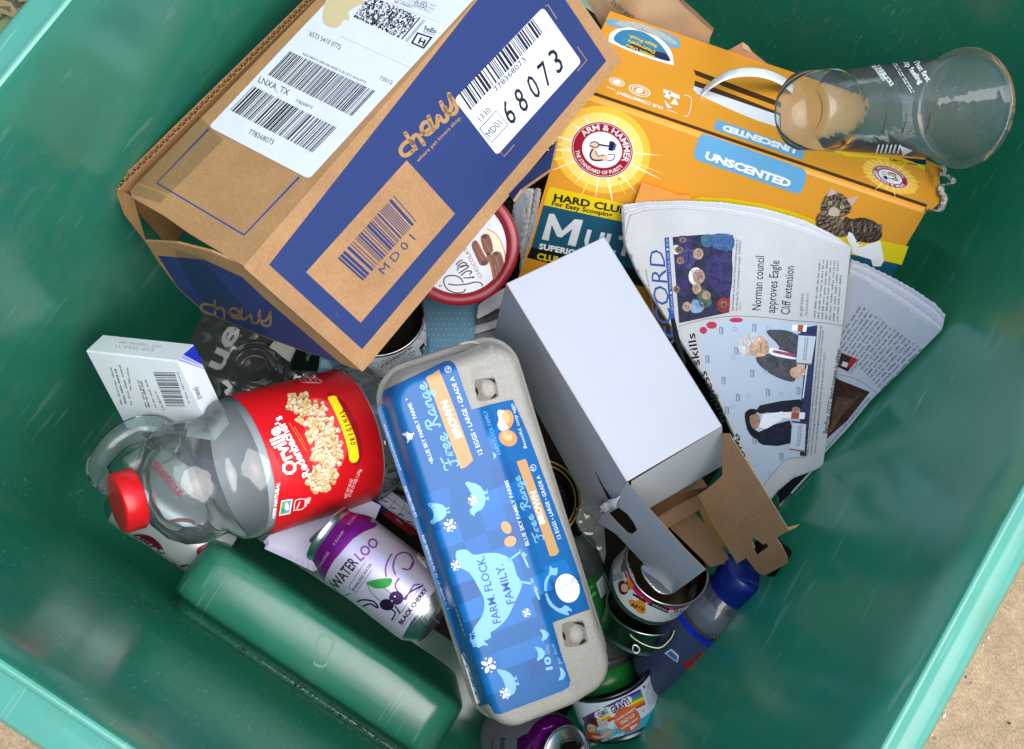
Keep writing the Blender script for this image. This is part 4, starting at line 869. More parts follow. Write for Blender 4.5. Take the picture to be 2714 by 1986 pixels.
# end flap hanging from the top edge
fa, fb = P[3], P[2]; SFp = Plane(fa - w2 * .0005 + w0 * .0008, fb - fa, nrm(-w2 * .97 + w0 * .24))
g = G(); slab(SFp, g, [(1673, 1277), (1914, 1131), (1914, 1235), (1718, 1349), (1673, 1297)], wt, WB, WI); wb.part('tuck_flap', g)
# long tongue continuing the near side, with its hand slot
tip = at(1830, 1540, depth(P[3]) + .045); ST = Plane(SL.hit((1640, 1310), .0004), tip - SL.hit((1640, 1310)), SL.hit((1575, 1375)) - SL.hit((1640, 1310)))
slot_ = zJ((640, 632), (720, 588), (790, 640), (838, 705), (868, 765), (828, 800), (785, 785), (700, 700))
g = G(); slab(ST, g, zJ((785, 384), (930, 560), (1080, 730), (1250, 920), (1412, 1082), (1280, 1180), (1150, 1275), (1090, 1225), (850, 960), (700, 800), (555, 705), (590, 640), (700, 545), (730, 480)), wt, M('#a9b1bd', 'carton'), WI, holes=[slot_]); wb.part('tongue_flap', g)
g = G(); CR = Plane(ST.hit(zJ((650, 570))[0], .003), ST.a, ST.b, lambda u, v: .004 * noise.noise(Vector((u * 60, v * 60, 2)))); slab(CR, g, zJ((640, 525), (700, 512), (735, 492), (712, 540), (700, 590), (640, 612), (592, 640), (560, 600), (585, 560)), wt, M('#c6cbd1', 'carton'), WI); wb.part('crumpled_tab', g)
# brown-lined flap on the far side
far = at(2040, 1420, depth(P[2]) + .03); SR = Plane(P[2] - w2 * .006, P[2] - P[1], far - at(1960, 1480, depth(P[2]) + .045))
SR = Plane(P[2] - w2 * .004, nrm(w0), nrm(-w2 * .92 + w1 * -.4)); 
g = G(); P0 = P[2] - w2 * .004; P1 = at(2088, 1406, depth(P[2]) + .0); P2_ = at(1835, 1330, depth(P[2]) + .045); SR = Plane(P0, P1 - P0, P2_ - P0)
slab(SR, g, zJ((1545, 0), (1600, 0), (1740, 220), (1900, 480), (2075, 770), (1972, 832), (2010, 880), (2062, 985), (2060, 1035), (1885, 1128), (1830, 1110), (1735, 990), (1660, 1035), (1600, 930), (1480, 740), (1350, 490), (1450, 420), (1545, 330)), wt * 1.5, WI, WB, holes=[zJ((1790, 825), (1830, 850), (1870, 885), (1895, 868), (1915, 900), (1815, 968), (1798, 930), (1805, 905), (1780, 860))], edge=M('#b89b78', 'kraft'))
stroke(SR, g, zJ((1660, 560), (1960, 830)), 1.6, M('#8f6d48', 'kraft'), 1); wb.part('lined_flap', g)
# brown floor of the box and a small inner tab
SB = Plane(P[3] - w2 * .13, w0, w1)
g = G(); slab(SB, g, zJ((1030, 660), (1240, 545), (1420, 730), (1620, 1020), (1450, 1060), (1100, 720)), wt, WI, WB); wb.part('bottom_flap', g)
SI = Plane(P[3] - w2 * .045, w0 * .5 - w2, w1); g = G(); slab(SI, g, zJ((955, 600), (1180, 470), (1430, 425), (1438, 440), (1200, 560), (1030, 665)), wt, M('#5e4128', 'kraft'), WI); wb.part('inner_tab', g)
wb.done()
# ------------------------------------------------------------------ egg carton
PULP = M('#b5b1a6', 'pulp'); EB, EB2, EB3, EDB = M('#175a94', 'gloss'), M('#1b68ab', 'gloss'), M('#1f61a4', 'gloss'), M('#1d528c', 'gloss'); ELB, EW, ETN = M('#79afd4', 'gloss'), M('#cfd4d8', 'gloss'), M('#b58f60', 'gloss')
ea = nrm([.7711, -.5973, -.2203]); eb = np.array([.6067, .7944, -.0305]); eb = nrm(eb - ea * (eb @ ea)); EL, EWd = .3035, .1165
en_ = np.cross(ea, eb); eo = np.array([-.0848, .114, .4128]) + en_ * .022 - ea * .001 - eb * .001
ecx, ecy = EL / 2, EWd / 2
def sd_rr(u, v, hx, hy, r):
    qx, qy = abs(u - ecx) - hx + r, abs(v - ecy) - hy + r
    return math.hypot(max(qx, 0), max(qy, 0)) + min(max(qx, qy), 0) - r
def sst(a, b, x): t = max(0, min(1, (x - a) / (b - a))); return t * t * (3 - 2 * t)
def eh(u, v):
    d = -sd_rr(u, v, EL / 2, EWd / 2, .026)                  # inward distance from the outline
    h = -.012 * (1 - sst(0, .013, d)) ** 2 - (.02 * (1 - sst(-.002, .004, d)))
    k = max(0, v - .068); h -= k * .42 * sst(0, .01, k)      # latch side slopes away
    for c0 in (.042, .232):                                  # thumb recesses round the two latch holes
        h -= .0035 * sst(.030, .022, abs(u - c0)) * sst(.066, .074, v)
    return h
ES = Plane(eo, ea, eb, eh)
def ering(ins, n=26): return [(x, y) for x, y in rrect(ecx, ecy, EL / 2 - ins, EWd / 2 - ins, max(.003, .026 - ins), n)]
eg = Thing('egg_carton', 'grey pulp egg carton with a large bright blue label printed with hens', 'egg carton')
g = G(); R = []; us = sorted(set([.026 * (1 - math.cos(t)) for t in np.linspace(0, math.pi / 2, 14)] + [EL - .026 * (1 - math.cos(t)) for t in np.linspace(0, math.pi / 2, 14)] + list(np.linspace(.026, EL - .026, 90))))
vs_ = np.concatenate([np.linspace(0, .02, 14)[:-1], np.linspace(.02, .066, 14)[:-1], np.linspace(.066, .096, 18)[:-1], np.linspace(.096, EWd, 14)])
for u in us:
    q = max(0, .026 - u, u - EL + .026); c_ = .026 - math.sqrt(max(0, .026 ** 2 - q * q)); R.append([ES.map(u, c_ + (EWd - 2 * c_) * v / EWd) for v in vs_])
g.grid(R, PULP, True); R = [[ES.map(u, v) for u, v in ering(0)]]
for dz, ou in ((-.006, .001), (-.012, .0015), (-.0135, .0045), (-.017, .0048), (-.018, .003)):
    R.append([eo + ea * u + eb * v + en_ * (-.032 + dz - .42 * max(0, v - .068) * .6) for u, v in ering(-ou)])
g.grid(R, PULP, True, True)
eg.part('lid', g)
g = G(); R = []
for dz, ou in ((-.019, .0035), (-.0215, .0045), (-.023, .003), (-.03, -.004), (-.05, -.010), (-.062, -.018), (-.064, -.03)):
    R.append([eo + ea * (u + .0015 * math.sin(i * 1.3)) + eb * v + en_ * (-.032 + dz - .25 * max(0, v - .068)) for i, (u, v) in enumerate(ering(-ou))])
g.grid(R, PULP, True, True); g.add(R[-1], [tuple(range(len(R[0])))], PULP); eg.part('tray', g)
# latch bumps and the dark slots round them
for cpx, rx, ry in ((zQ((1375, 675))[0], 25, 23), (zH((1555, 885))[0], 27, 26)):
    g = G(); dk = M('#1f1e1a', 'matte'); c0 = cpx; a_ = -.42
    spoly(ES, g, [(c0[0] + x * rx * 1.28, c0[1] + y * ry * 1.25) for x, y in ((-.95, -.5), (-.75, -.85), (.2, -1.05), (.75, -1), (1, .2), (1.05, .7), (.6, .95), (-.6, 1.1), (-.8, .4))], M('#8e897d', 'pulp'), 2, 3)
    for l in ([(-1.05, -.2), (-1.12, .2), (-.9, .75), (-.8, .3)], [(-.1, -1.1), (.8, -1.15), (1.0, -.6), (.7, -.85)], [(.95, .55), (1.18, .75), (.8, 1.05), (.5, 1.1)]): spoly(ES, g, [(c0[0] + x * rx, c0[1] + y * ry) for x, y in l], dk, 4, 3)
    C3 = ES.hit(c0, -.004); P = []
    for i in range(9):
        t = i / 8 * math.pi / 2; P.append([C3 + en_ * .0085 * math.sin(t) + (ea * math.cos(a) * .0085 + eb * math.sin(a) * .0078) * max(.01, math.cos(t)) for a in np.linspace(0, 2 * math.pi, 24, endpoint=False)])
    g.grid(P, PULP, True, True); eg.part('latch', g)
# corner ridge detail of the pulp lid
for l, w in ((zQ((1060, 150), (1200, 120), (1330, 150), (1440, 190)), 6), (zQ((1350, 170), (1450, 240), (1510, 300)), 5)):
    g = G(); P = [ES.hit(p, -.0004) for p in smooth(l, 5)]; g.tube(P, [w / 3000 * .9 * .62] * len(P), PULP, 8); eg.part('ridge', g)
# ---- label
g = G()
LB = zQ((85, 915), (158, 868), (146, 770), (165, 700), (230, 660), (890, 345), (950, 338), (1000, 372), (1030, 430), (1120, 690), (1205, 920), (1460, 850), (1692, 800), (1870, 1190)) + zR((1040, 450), (1120, 680), (1184, 895), (1070, 935), (962, 975), (1010, 1150), (1068, 1320), (1060, 1360), (1020, 1385), (650, 1524), (610, 1520), (590, 1480), (575, 1462), (522, 1478), (410, 1158), (240, 690))
poly(ES, g, LB, EB, 4, step=9)
_lay0 = lay
def lay(S, g, tris, m, lv, step=None): _lay0(S, g, tris, m, lv + 3 if S is ES else lv, step)
Ae = quadmap((1010, 1016), (1292, 1923), (1611, 1803), (1328, 895)); RQ = random.Random(12)
for i in range(11):
    for j in range(4):
        u0, u1, v0, v1 = .335 + i * .0535, .335 + (i + 1) * .0535, .065 + j * .185, .065 + (j + 1) * .185
        if j == 3 and i > 7: continue
        if i > 10: continue
        m = RQ.choice((EB2, EB2, EB, EB3, EDB, EB))
        if m is EB: continue
        poly(ES, g, [Ae(u0, v0), Ae(u1, v0), Ae(u1, v1), Ae(u0, v1)], m, 2.2, step=9)
for q_ in (zQ((1370, 1180), (1520, 1120), (1600, 1330), (1450, 1400)), zR((905, 640), (1040, 590), (1080, 690), (950, 740))): poly(ES, g, q_, EB2, 2.4, step=9)
poly(ES, g, zQ((662, 545), (690, 520), (740, 500), (820, 444), (900, 640), (1010, 920), (1225, 1520), (1180, 1560), (1140, 1600), (1078, 1622), (900, 1160), (760, 780)), ETN, 3, step=9)
text(ES, g, 'BROWN', *zQ((1092, 1240), (915, 800)), 20, EW, 5, .05)
pen(ES, g, 'Free', *zQ((1050, 1590), (900, 1190)), 36, 4.6, ELB, 6); pen(ES, g, 'Range', *zQ((840, 1130), (660, 590)), 34, 4.6, ELB, 6)
text(ES, g, '12 EGGS \u2022 LARGE \u2022 GRADE A', *zQ((1338, 1440), (992, 525)), 12.5, EW, 4, .01)
text(ES, g, 'BLUE SKY FAMILY FARMS', *zQ((748, 1520), (488, 835)), 10.5, EW, 4, .01)
for t in ([(735, 1565), (745, 1535), (720, 1545)], [(430, 785), (425, 815), (450, 800)]): poly(ES, g, zQ(*t), EW, 4)
ell(ES, g, zQ((925, 443))[0], 9, 9.5, EW, 4); ell(ES, g, zQ((925, 443))[0], 7.4, 7.8, EB, 5); text(ES, g, 'U', *zQ((940, 458), (928, 425)), 8, EW, 6, .02)
text(ES, g, 'FARM FLOCK FAMILY', *zQ((1555, 1440), (1382, 925)), 11, ELB, 4)
text(ES, g, 'Beautiful, tasty eggs', *zQ((1862, 1375), (1695, 850)), 9, EW, 4, 0, shear=.25)
OG, OG2 = M('#d98a55', 'gloss'), M('#e9a878', 'gloss')
ell(ES, g, zQ((1635, 1255))[0], 25, 21, OG, 4, .5); ell(ES, g, zQ((1625, 1235))[0], 16, 12, OG2, 5, .5); ell(ES, g, zQ((1610, 1045))[0], 20, 28, OG, 6, .2); spoly(ES, g, zQ((1520, 925), (1590, 935), (1570, 1000), (1600, 1080), (1640, 1130), (1590, 1170), (1540, 1160), (1510, 1100), (1530, 1040), (1512, 980)), EW, 7, 3); ell(ES, g, zQ((1610, 1010))[0], 9, 17, OG2, 8, -.3)
# second panel down the latch side
poly(ES, g, zR((745, 8), (800, -8), (1000, 548), (985, 570), (945, 577), (900, 440)), ETN, 3, step=9); text(ES, g, 'BROWN', *zR((916, 378), (858, 182)), 15, EW, 5, .05)
text(ES, g, 'BLUE SKY FAMILY FARMS', *zR((822, 508), (692, 118)), 10.5, EW, 4, .01); text(ES, g, '12 EGGS \u2022 LARGE \u2022 GRADE A', *zR((1012, 468), (882, 90)), 10, EW, 4, .01)
pen(ES, g, 'Free', *zR((908, 478), (838, 320)), 22, 3, ELB, 6); pen(ES, g, 'Range', *zR((830, 290), (762, 90)), 22, 3, ELB, 6)
ell(ES, g, zR((845, 46))[0], 8, 9, EW, 4); ell(ES, g, zR((845, 46))[0], 6.5, 7.3, EB, 5); text(ES, g, 'U', *zR((852, 54), (844, 38)), 7, EW, 6, .02)
# hens, eggs, blossoms
big = [(385, 545), (437, 535), (465, 552), (490, 568), (545, 560), (590, 555), (640, 560), (690, 580), (722, 610), (738, 660), (750, 695), (775, 730), (770, 775), (745, 830), (718, 890), (690, 945), (650, 990), (610, 1020), (588, 1035), (592, 1060), (570, 1078), (548, 1085), (578, 1112), (545, 1110), (520, 1125), (500, 1118), (485, 1122), (478, 1100), (465, 1085), (470, 1060), (462, 1045), (478, 1035), (485, 1018), (500, 990), (535, 940), (552, 880), (545, 820), (520, 770), (490, 715), (455, 670), (415, 650), (395, 610), (380, 585)]
spoly(ES, g, zR(*big), ELB, 4, 2)
for st in ([(700, 600), (740, 570), (770, 548)], [(765, 540), (785, 575), (815, 642)], [(770, 548), (800, 570)], [(765, 728), (800, 735), (838, 740)], [(835, 712), (850, 760), (880, 832)], [(840, 740), (865, 775)]): stroke(ES, g, zR(*st), 5.5, ELB, 4.5)
text(ES, g, 'FARM. FLOCK.', *zR((652, 972), (548, 572)), 22, M('#1f4f9e', 'gloss'), 6, .01); text(ES, g, 'FAMILY.', *zR((735, 855), (662, 620)), 22, M('#1f4f9e', 'gloss'), 6, .01)
HEN = [(.02, .80), (.08, .86), (.10, .96), (.16, .92), (.20, .97), (.24, .90), (.28, .80), (.34, .76), (.48, .72), (.66, .73), (.78, .80), (.88, .88), (.97, .92), (1, .80), (.95, .62), (.92, .44), (.82, .22), (.68, .12), (.66, .0), (.74, -.06), (.60, -.06), (.60, .10), (.50, .10), (.50, .0), (.56, -.06), (.42, -.06), (.44, .11), (.30, .20), (.18, .38), (.14, .60), (.10, .72)]
def hen(org, ux, uy, m=ELB, lv=4):
    org = np.asarray(zR(org)[0]); ux, uy = np.array(ux) * .44183, np.array(uy) * .44183; poly(ES, g, [tuple(org + ux * x + uy * y) for x, y in HEN], m, lv)
hen((350, 375), (-25, -135), (-125, 20)); hen((590, 330), (-40, -215), (-125, 15)) ; hen((780, 1430), (-60, -190), (-105, 15)); hen((945, 1085), (-15, -75), (-50, 5)); hen((925, 1205), (-15, -90), (-60, 5)); hen((1035, 1335), (5, -85), (-40, -10)); hen((475, 1225), (0, 0), (0, 0)) if False else None
def hq(pts, m=EW, lv=4): spoly(ES, g, zQ(*pts), m, lv, 2)
hq([(385, 1205), (420, 1195), (445, 1180), (470, 1200), (510, 1205), (530, 1215), (515, 1190), (505, 1255), (490, 1275), (470, 1280), (455, 1310), (440, 1312), (448, 1280), (435, 1255), (425, 1235), (390, 1222)]); hq([(1450, 1420), (1480, 1440), (1500, 1470), (1460, 1505), (1470, 1470)], ELB)
for c0, s in (((345, 392), 40), ((483, 241), 33), ((380, 632), 32), ((804, 916), 27), ((577, 1230), 48), ((676, 1398), 34)):
    for k in range(4):
        a = .35 + k * math.pi / 2; p = zR((c0[0] + math.cos(a) * s * .55, c0[1] + math.sin(a) * s * .6))[0]; ell(ES, g, p, s * .2, s * .12, EW, 5, a, 14)
        p = zR((c0[0] + math.cos(a + .8) * s * .85, c0[1] + math.sin(a + .8) * s * .9))[0]; ell(ES, g, p, s * .055, s * .055, EW, 5, 0, 8)
for c0, rx, ry, ro in (((683, 404), 12, 18, -.5), ((707, 487), 16, 14, -.5)): ell(ES, g, zR(c0)[0], rx * 1.05, ry, ETN, 5, ro)
spoly(ES, g, zR((945, 635), (965, 650), (990, 645), (985, 690), (950, 690), (930, 740), (930, 800), (960, 860), (1005, 890), (1040, 870), (1080, 905), (1050, 905), (1060, 930), (1030, 925), (985, 905), (935, 860), (912, 780), (915, 720), (940, 680)), ELB, 4, 3)
ell(ES, g, zR((1050, 768))[0], 34, 41, EDB, 5, -.3); ell(ES, g, zR((1050, 768))[0], 32, 39, M('#d5d8dc', 'gloss'), 6, -.3)
text(ES, g, 'LEARN MORE', *zR((1015, 878), (958, 712)), 8, EDB, 7, .02)
text(ES, g, '10', *zR((960, 1255), (944, 1175)), 17, ELB, 5, .05); text(ES, g, 'ACRES', *zR((945, 1165), (938, 1105)), 8, ELB, 5); text(ES, g, 'per flock', *zR((1012, 1218), (968, 1100)), 9, ELB, 5, 0, shear=.25)
# small print down the hinge side
text(ES, g, 'DISTRIBUTED BY', *zR((70, 160), (138, 345)), 6.5, EW, 3, .01); text(ES, g, 'KEEP REFRIGERATED AT OR BELOW 45\u00b0 F', *zR((176, 452), (330, 900)), 7, EW, 3, .02)
poly(ES, g, zR((412, 1160), (430, 1153), (526, 1455), (505, 1462)), EW, 3, step=8); text(ES, g, '6085-03 - 18522', *zR((458, 1285), (510, 1448)), 5, INK, 4, .02)
lines(ES, g, zQ((160, 1090), (350, 1640), (372, 1635), (180, 1085)), 2, EW, 3, 4)
lay = _lay0
eg.part('label', g)
eg.done()
# ------------------------------------------------------------------ clear popcorn jar lying across the left side
CLR, CLG = M('#eef4f4', 'clear'), M('#c8d6d4', 'clear'); JR, JRC = M('#c8141c', 'gloss'), M('#d0161e', 'plast')
jc, jb = at(*zP((222, 948))[0], .925), at(942, 1152, 1.045)
jx = nrm(jb - jc); k = .245 / .245
jt = Thing('popcorn_jar', 'clear plastic jar with a red screw cap and a red popcorn label', 'jar')
prof = [(.0175, .0225), (.022, .0225), (.024, .027), (.034, .041), (.046, .0495), (.058, .0525), (.068, .0528), (.076, .0510), (.081, .0505), (.086, .053), (.093, .0595), (.101, .0625), (.112, .0628), (.215, .0628), (.226, .0625), (.236, .0605), (.244, .054), (.246, .046), (.243, .03), (.241, .001)]
g = G(); g.revolve(jc, jx, [(t, r, CLR if t < .113 or t > .214 else None) for t, r in prof], 96)
for i in range(14):                                          # ribs moulded into the foot
    a = i * 2 * math.pi / 14; e1 = nrm(np.cross(jx, [.3, .2, .9])); e2 = np.cross(jx, e1)
    g.tube([jc + jx * t + (e1 * math.cos(a) + e2 * math.sin(a)) * r for t, r in ((.218, .0628), (.228, .0626), (.238, .0598), (.244, .053))], .0022, CLG, 6)
jt.part('bottle', g)
g = G(); JL = Cyl(jc, jx, [(0, .0634), (.3, .0634)]); g.revolve(jc, jx, [(.112, .0631, JR), (.113, .0634, JR), (.214, .0634, JR), (.2145, .0631, JR)], 128)
JW, JY, JD = M('#f4f2ec', 'gloss'), M('#f7dc1e', 'gloss'), M('#8f0d18', 'gloss'); JRL = M('#d93a44', 'gloss')
spoly(JL, g, zL((560, 420), (700, 385), (820, 430), (900, 540), (960, 720), (985, 850), (980, 950), (920, 1060), (850, 1130), (700, 1100), (600, 800), (560, 560)), JRL, 1, 3)
spoly(JL, g, zL((800, 350), (900, 370), (1000, 480), (1070, 600), (1120, 760), (1140, 900), (1120, 1010), (1060, 1040), (1010, 900), (930, 640)), JD, 2, 3)
poly(JL, g, zL((803, 390), (815, 372), (860, 362), (890, 372), (895, 395), (960, 510), (1020, 640), (1070, 760), (1095, 870), (1108, 960), (1092, 1000), (1060, 1018), (1030, 1012), (1012, 980), (1000, 900), (975, 790), (930, 660), (870, 520)), JY, 3)
BRN = M('#7d2a12', 'gloss')
for i, ch in enumerate('ORIGINAL'):
    t = (i + .5) / 8; q = lambda t: np.array(zL((1044 - 40 * (t - .12) - 105 * max(0, t - .15) ** 1.25, 850 - 350 * t))[0]); d = q(t + .05) - q(t - .05); d = d / np.linalg.norm(d); c0 = q(t) + np.array([-d[1], d[0]]) * -0
    wd = 9.5 if ch != 'I' else 3.5; text(JL, g, ch, tuple(c0 - d * wd / 2 * .85 + np.array([-d[1], d[0]]) * 7), tuple(c0 + d * wd / 2 * .85 + np.array([-d[1], d[0]]) * 7), 14, BRN, 5, .04)
# the heap of popcorn
RP = random.Random(5); arc = smooth([(500, 400), (600, 500), (700, 620), (770, 760), (800, 900), (790, 1030), (740, 1150), (720, 1250)], 8); PC = [M(c, 'gloss') for c in ('#dccfa8', '#e2d9c2', '#cdbc88', '#c0a262', '#e9e3d3', '#d3c294')]
wid = lambda t: 150 * (1 - .25 * abs(t - .35)) * (.75 if t > .9 or t < .06 else 1)
sh = M('#a87c40', 'gloss')
for i in range(330):
    t = RP.random(); a = np.array(arc[min(len(arc) - 1, int(t * len(arc)))]); p = a + np.array([RP.uniform(-1, 1), RP.uniform(-.6, .6)]) * wid(t); c0 = zL(tuple(p))[0]; r = RP.uniform(5, 9.5)
    ell(JL, g, (c0[0] - .8, c0[1] + 1.2), r * .95, r * .9, sh if RP.random() < .5 else PC[3], 3.2 + i * .014, n=9)
    a0_ = RP.uniform(0, 6.28); br = RP.choice((0, 0, 1, 2, 4))
    for k2 in range(5):
        aa = a0_ + k2 * 1.256 + RP.uniform(-.3, .3); q = r * RP.uniform(.35, .62); ell(JL, g, (c0[0] + math.cos(aa) * q, c0[1] + math.sin(aa) * q), r * RP.uniform(.38, .58), r * RP.uniform(.3, .5), PC[br] if k2 else PC[(br + 1) % 6], 3.205 + i * .014 + k2 * .001, aa, 8)
    if RP.random() < .3: ell(JL, g, (c0[0] + 1, c0[1] + 1), r * .2, r * .2, M('#b0763a', 'gloss'), 3.212 + i * .014, 0, 6)
spoly(JL, g, zL((340, 560), (430, 570), (520, 640), (600, 780), (635, 900), (640, 1000), (660, 1080), (600, 1150), (500, 1170), (400, 1140), (360, 1060), (240, 800), (240, 680)), M('#c4141c', 'gloss'), 7, 3)
def serif(s, a, b, h, lv, w=.02): text(JL, g, s, *zL(a, b), h, M('#8a0e14', 'gloss'), lv, w + .03); text(JL, g, s, *zL(a, b), h, JW, lv + 1, w)
serif('Orville', (515, 1105), (325, 655), 38, 8.5, .035); serif('Redenbacher\'s', (640, 1130), (345, 555), 24, 8.5, .03)
stroke(JL, g, zL((430, 630), (600, 908)), 1.4, M('#c98a3c', 'gloss'), 9, sm=False); lines(JL, g, zL((470, 670), (575, 845), (592, 838), (487, 662)), 1, M('#c98a3c', 'gloss'), 9)
text(JL, g, '100% NATURAL', *zL((290, 1560), (338, 1210)), 9, JW, 4, .04)
poly(JL, g, zL((330, 1535), (352, 1385), (462, 1368), (438, 1512)), JW, 4); poly(JL, g, zL((340, 1523), (358, 1395), (395, 1390), (378, 1515)), M('#5fb46a', 'gloss'), 5); poly(JL, g, zL((378, 1515), (395, 1390), (448, 1380), (428, 1502)), M('#58a4d2', 'gloss'), 5); spoly(JL, g, zL((385, 1460), (400, 1400), (425, 1440), (415, 1480)), JW, 6); stroke(JL, g, zL((356, 1500), (372, 1480), (360, 1460)), 2, M('#2b6a3a', 'gloss'), 6)
stroke(JL, g, zL((475, 1480), (490, 1385), (570, 1370), (585, 1385), (565, 1460), (470, 1482)), 2, JW, 4); stroke(JL, g, zL((505, 1460), (530, 1400)), 3, JW, 4); text(JL, g, 'GLUTEN', *zL((592, 1450), (618, 1362)), 5.5, JW, 4, .03); text(JL, g, 'FREE', *zL((622, 1415), (640, 1356)), 5.5, JW, 4, .03)
text(JL, g, 'NET WT 45 OZ', *zL((985, 1365), (1050, 1180)), 7.5, M('#f0d8d8', 'gloss'), 4, .01); text(JL, g, '(2 LB 13 OZ) 1.27kg', *zL((1020, 1350), (1132, 1085)), 7.5, M('#f0d8d8', 'gloss'), 4, .01)
for x in (0, 62, 124): q = [(500 + x, 175 + x * .28), (560 + x, 155 + x * .25), (640 + x * .9, 205 + x * .2), (625 + x * .8, 240), (560 + x * .8, 235)]; stroke(JL, g, zL(*(q + [q[0]])), 1.6, M('#f0c0c0', 'gloss'), 4, sm=False)
for x, c_ in ((580, '8'), (650, '9')): text(JL, g, c_, *zL((x, 185), (x + 34, 195)), 8, JW, 4, .03)
g.revolve(jc, jx, [(.106, .0612, M('#b4b8bd', 'print')), (.112, .0622, M('#b4b8bd', 'print')), (.216, .0622, M('#b4b8bd', 'print'))], 96)
jt.part('label', g)
g = G(); e1 = nrm(np.cross(jx, [.3, .2, .9])); e2 = np.cross(jx, e1); n = 120
ring = lambda t, r, k=0: [jc + jx * t + (r + (k if i % 2 else 0)) * (math.cos(2 * math.pi * i / n) * e1 + math.sin(2 * math.pi * i / n) * e2) for i in range(n)]
g.grid([ring(-.0003, .0005), ring(-.0002, .019), ring(.0, .0235), ring(.0008, .0248), ring(.002, .0255, -.0003), ring(.0175, .0258, -.0003), ring(.0182, .0250), ring(.0175, .022)], JRC, True, True); g.revolve(jc - jx * .0006, jx, [(0, .0004, JRC), (0, .0012, JRC), (.0006, .0016, JRC)], 12)
jt.part('cap', g, label='red screw cap')
# hollow grip moulded beside the neck
g = G(); lp = [(165, 800, .93), (95, 735, .945), (85, 655, .955), (130, 575, .965), (215, 480, .972), (320, 415, .978), (440, 385, .985), (540, 400, .985), (600, 460, .975), (560, 540, .96), (440, 600, .945), (300, 680, .935)]
pts = [at(*zP((x, y))[0], d) for x, y, d in lp]; sm_ = smooth([tuple(p) for p in pts], 6); rr_ = np.interp(np.arange(len(sm_)) / 6, range(12), [.009, .0095, .0098, .010, .0105, .0115, .0125, .013, .013, .012, .011, .010])
g.tube(sm_, list(rr_), M('#e6eeee', 'clearthin'), 20); jt.part('grip', g)
REC = M('#8a4650', 'matte'); g = G(); JN = Cyl(jc, jx, [(t, r + .0003) for t, r in prof[2:9]])
text(JN, g, 'RECYCLE', *zP((480, 650), (690, 900)), 17, REC, 0, .04)
DK = M('#3a3d40', 'matte')
for i in range(26): ell(JN, g, zP((rnd.uniform(640, 700), rnd.uniform(530, 620)))[0], 1.5, 1.5, DK, 0, n=6)
jt.part('lettering', g)
jt.done()
# ------------------------------------------------------------------ white and dark red soda can pinned under the jar
CW, CR2 = M('#d5dade', 'canprint'), M('#8c1631', 'canprint'); CM = M('#c9ccce', 'metal')
c0, c1 = at(362, 1318, 1.06), at(535, 1430, 1.07); cx_ = nrm(c1 - c0); cl = .12; c0 = c0 - cx_ * .02
g = G(); g.revolve(c0, cx_, [(0, .022, CM), (.004, .026, CM), (.012, .0328, CW), (.03, .0331, CW), (.055, .0318, CW), (.085, .0331, CW), (.108, .0328, CW), (.118, .027, CM), (.121, .0262, CM), (.119, .02, CM), (.119, .001, CM)], 72)
SCn = Cyl(c0, cx_, [(.012, .0328), (.03, .0331), (.055, .0318), (.085, .0331), (.108, .0328)])
for pts in ([(860, 240), (920, 225), (1000, 240), (1070, 300), (1100, 380), (1090, 410), (1040, 360), (960, 280), (890, 260)], [(1310, 320), (1385, 280), (1390, 340), (1315, 370)], [(1060, 200), (1090, 150), (1180, 120), (1280, 130), (1345, 190), (1360, 240), (1330, 200), (1260, 150), (1150, 150), (1085, 190)], [(1270, 230), (1340, 225), (1370, 250), (1320, 290), (1290, 280)], [(1140, 400), (1180, 430), (1260, 425), (1200, 450), (1160, 430)]): spoly(SCn, g, zG(*pts), CR2, 1, 3)
t = Thing('soda_can', 'white and dark red soda can wedged under the popcorn jar', 'can', 'drink cans'); t.part('can', g); t.done()
# ------------------------------------------------------------------ small white medicine box
mo = np.array([-.3155, .0084, .3103]); mx_ = nrm([.8038, .3332, .4928]); my_ = np.array([.5943, -.4111, -.6913]); my_ = nrm(my_ - mx_ * (my_ @ mx_)); mz_ = np.cross(mx_, my_)
MW, MBL, MLV = M('#d6dfe6', 'carton'), M('#1a2fae', 'carton'), M('#8e98d2', 'carton')
t = Thing('medicine_box', 'small white medicine box with a barcode and a dark blue corner', 'box')
S1, S2_, S3_ = Plane(mo, mx_, my_), Plane(mo, mx_, mz_), Plane(mo + mx_ * .1, my_, mz_)
g = G(); c_ = lambda x, y, z: mo + mx_ * x + my_ * y + mz_ * z; r = .0012; sec = [(.0003, .023), (0, r), (r * .3, r * .3), (r, 0), (.088, 0), (.088, .023)]
g.grid([[c_(0, y, z) for y, z in sec], [c_(.1, y, z) for y, z in sec]], MW, False, True)
for x in (0, .1): g.add([c_(x, y, z) for y, z in sec], [tuple(range(6))], MW)
BK2 = M('#3c4650', 'matte')
barcode(S1, g, zD((1015, 818), (1105, 1048), (1230, 1050), (1160, 820)), 26, BK2, 2, 17); lines(S1, g, zD((1170, 815), (1250, 1030), (1262, 1028), (1180, 812)), 1, BK2, 2, 3, .7, 5)
for i, (a, b, h, bold) in enumerate((((725, 790), (800, 1040), 6, 0), ((755, 800), (830, 1040), 6.5, .03), ((785, 775), (865, 1040), 6, 0), ((835, 790), (860, 940), 6, 0), ((905, 870), (965, 1060), 6, 0), ((925, 880), (985, 1062), 7, .03), ((955, 870), (1030, 1065), 6, 0), ((1020, 945), (1080, 1075), 6, 0))):
    lines(S1, g, zD(a, b, (b[0] + 16, b[1] - 3), (a[0] + 16, a[1] - 3)), 1, BK2 if bold else M('#6d7882', 'matte'), 2, i, .8, 4)
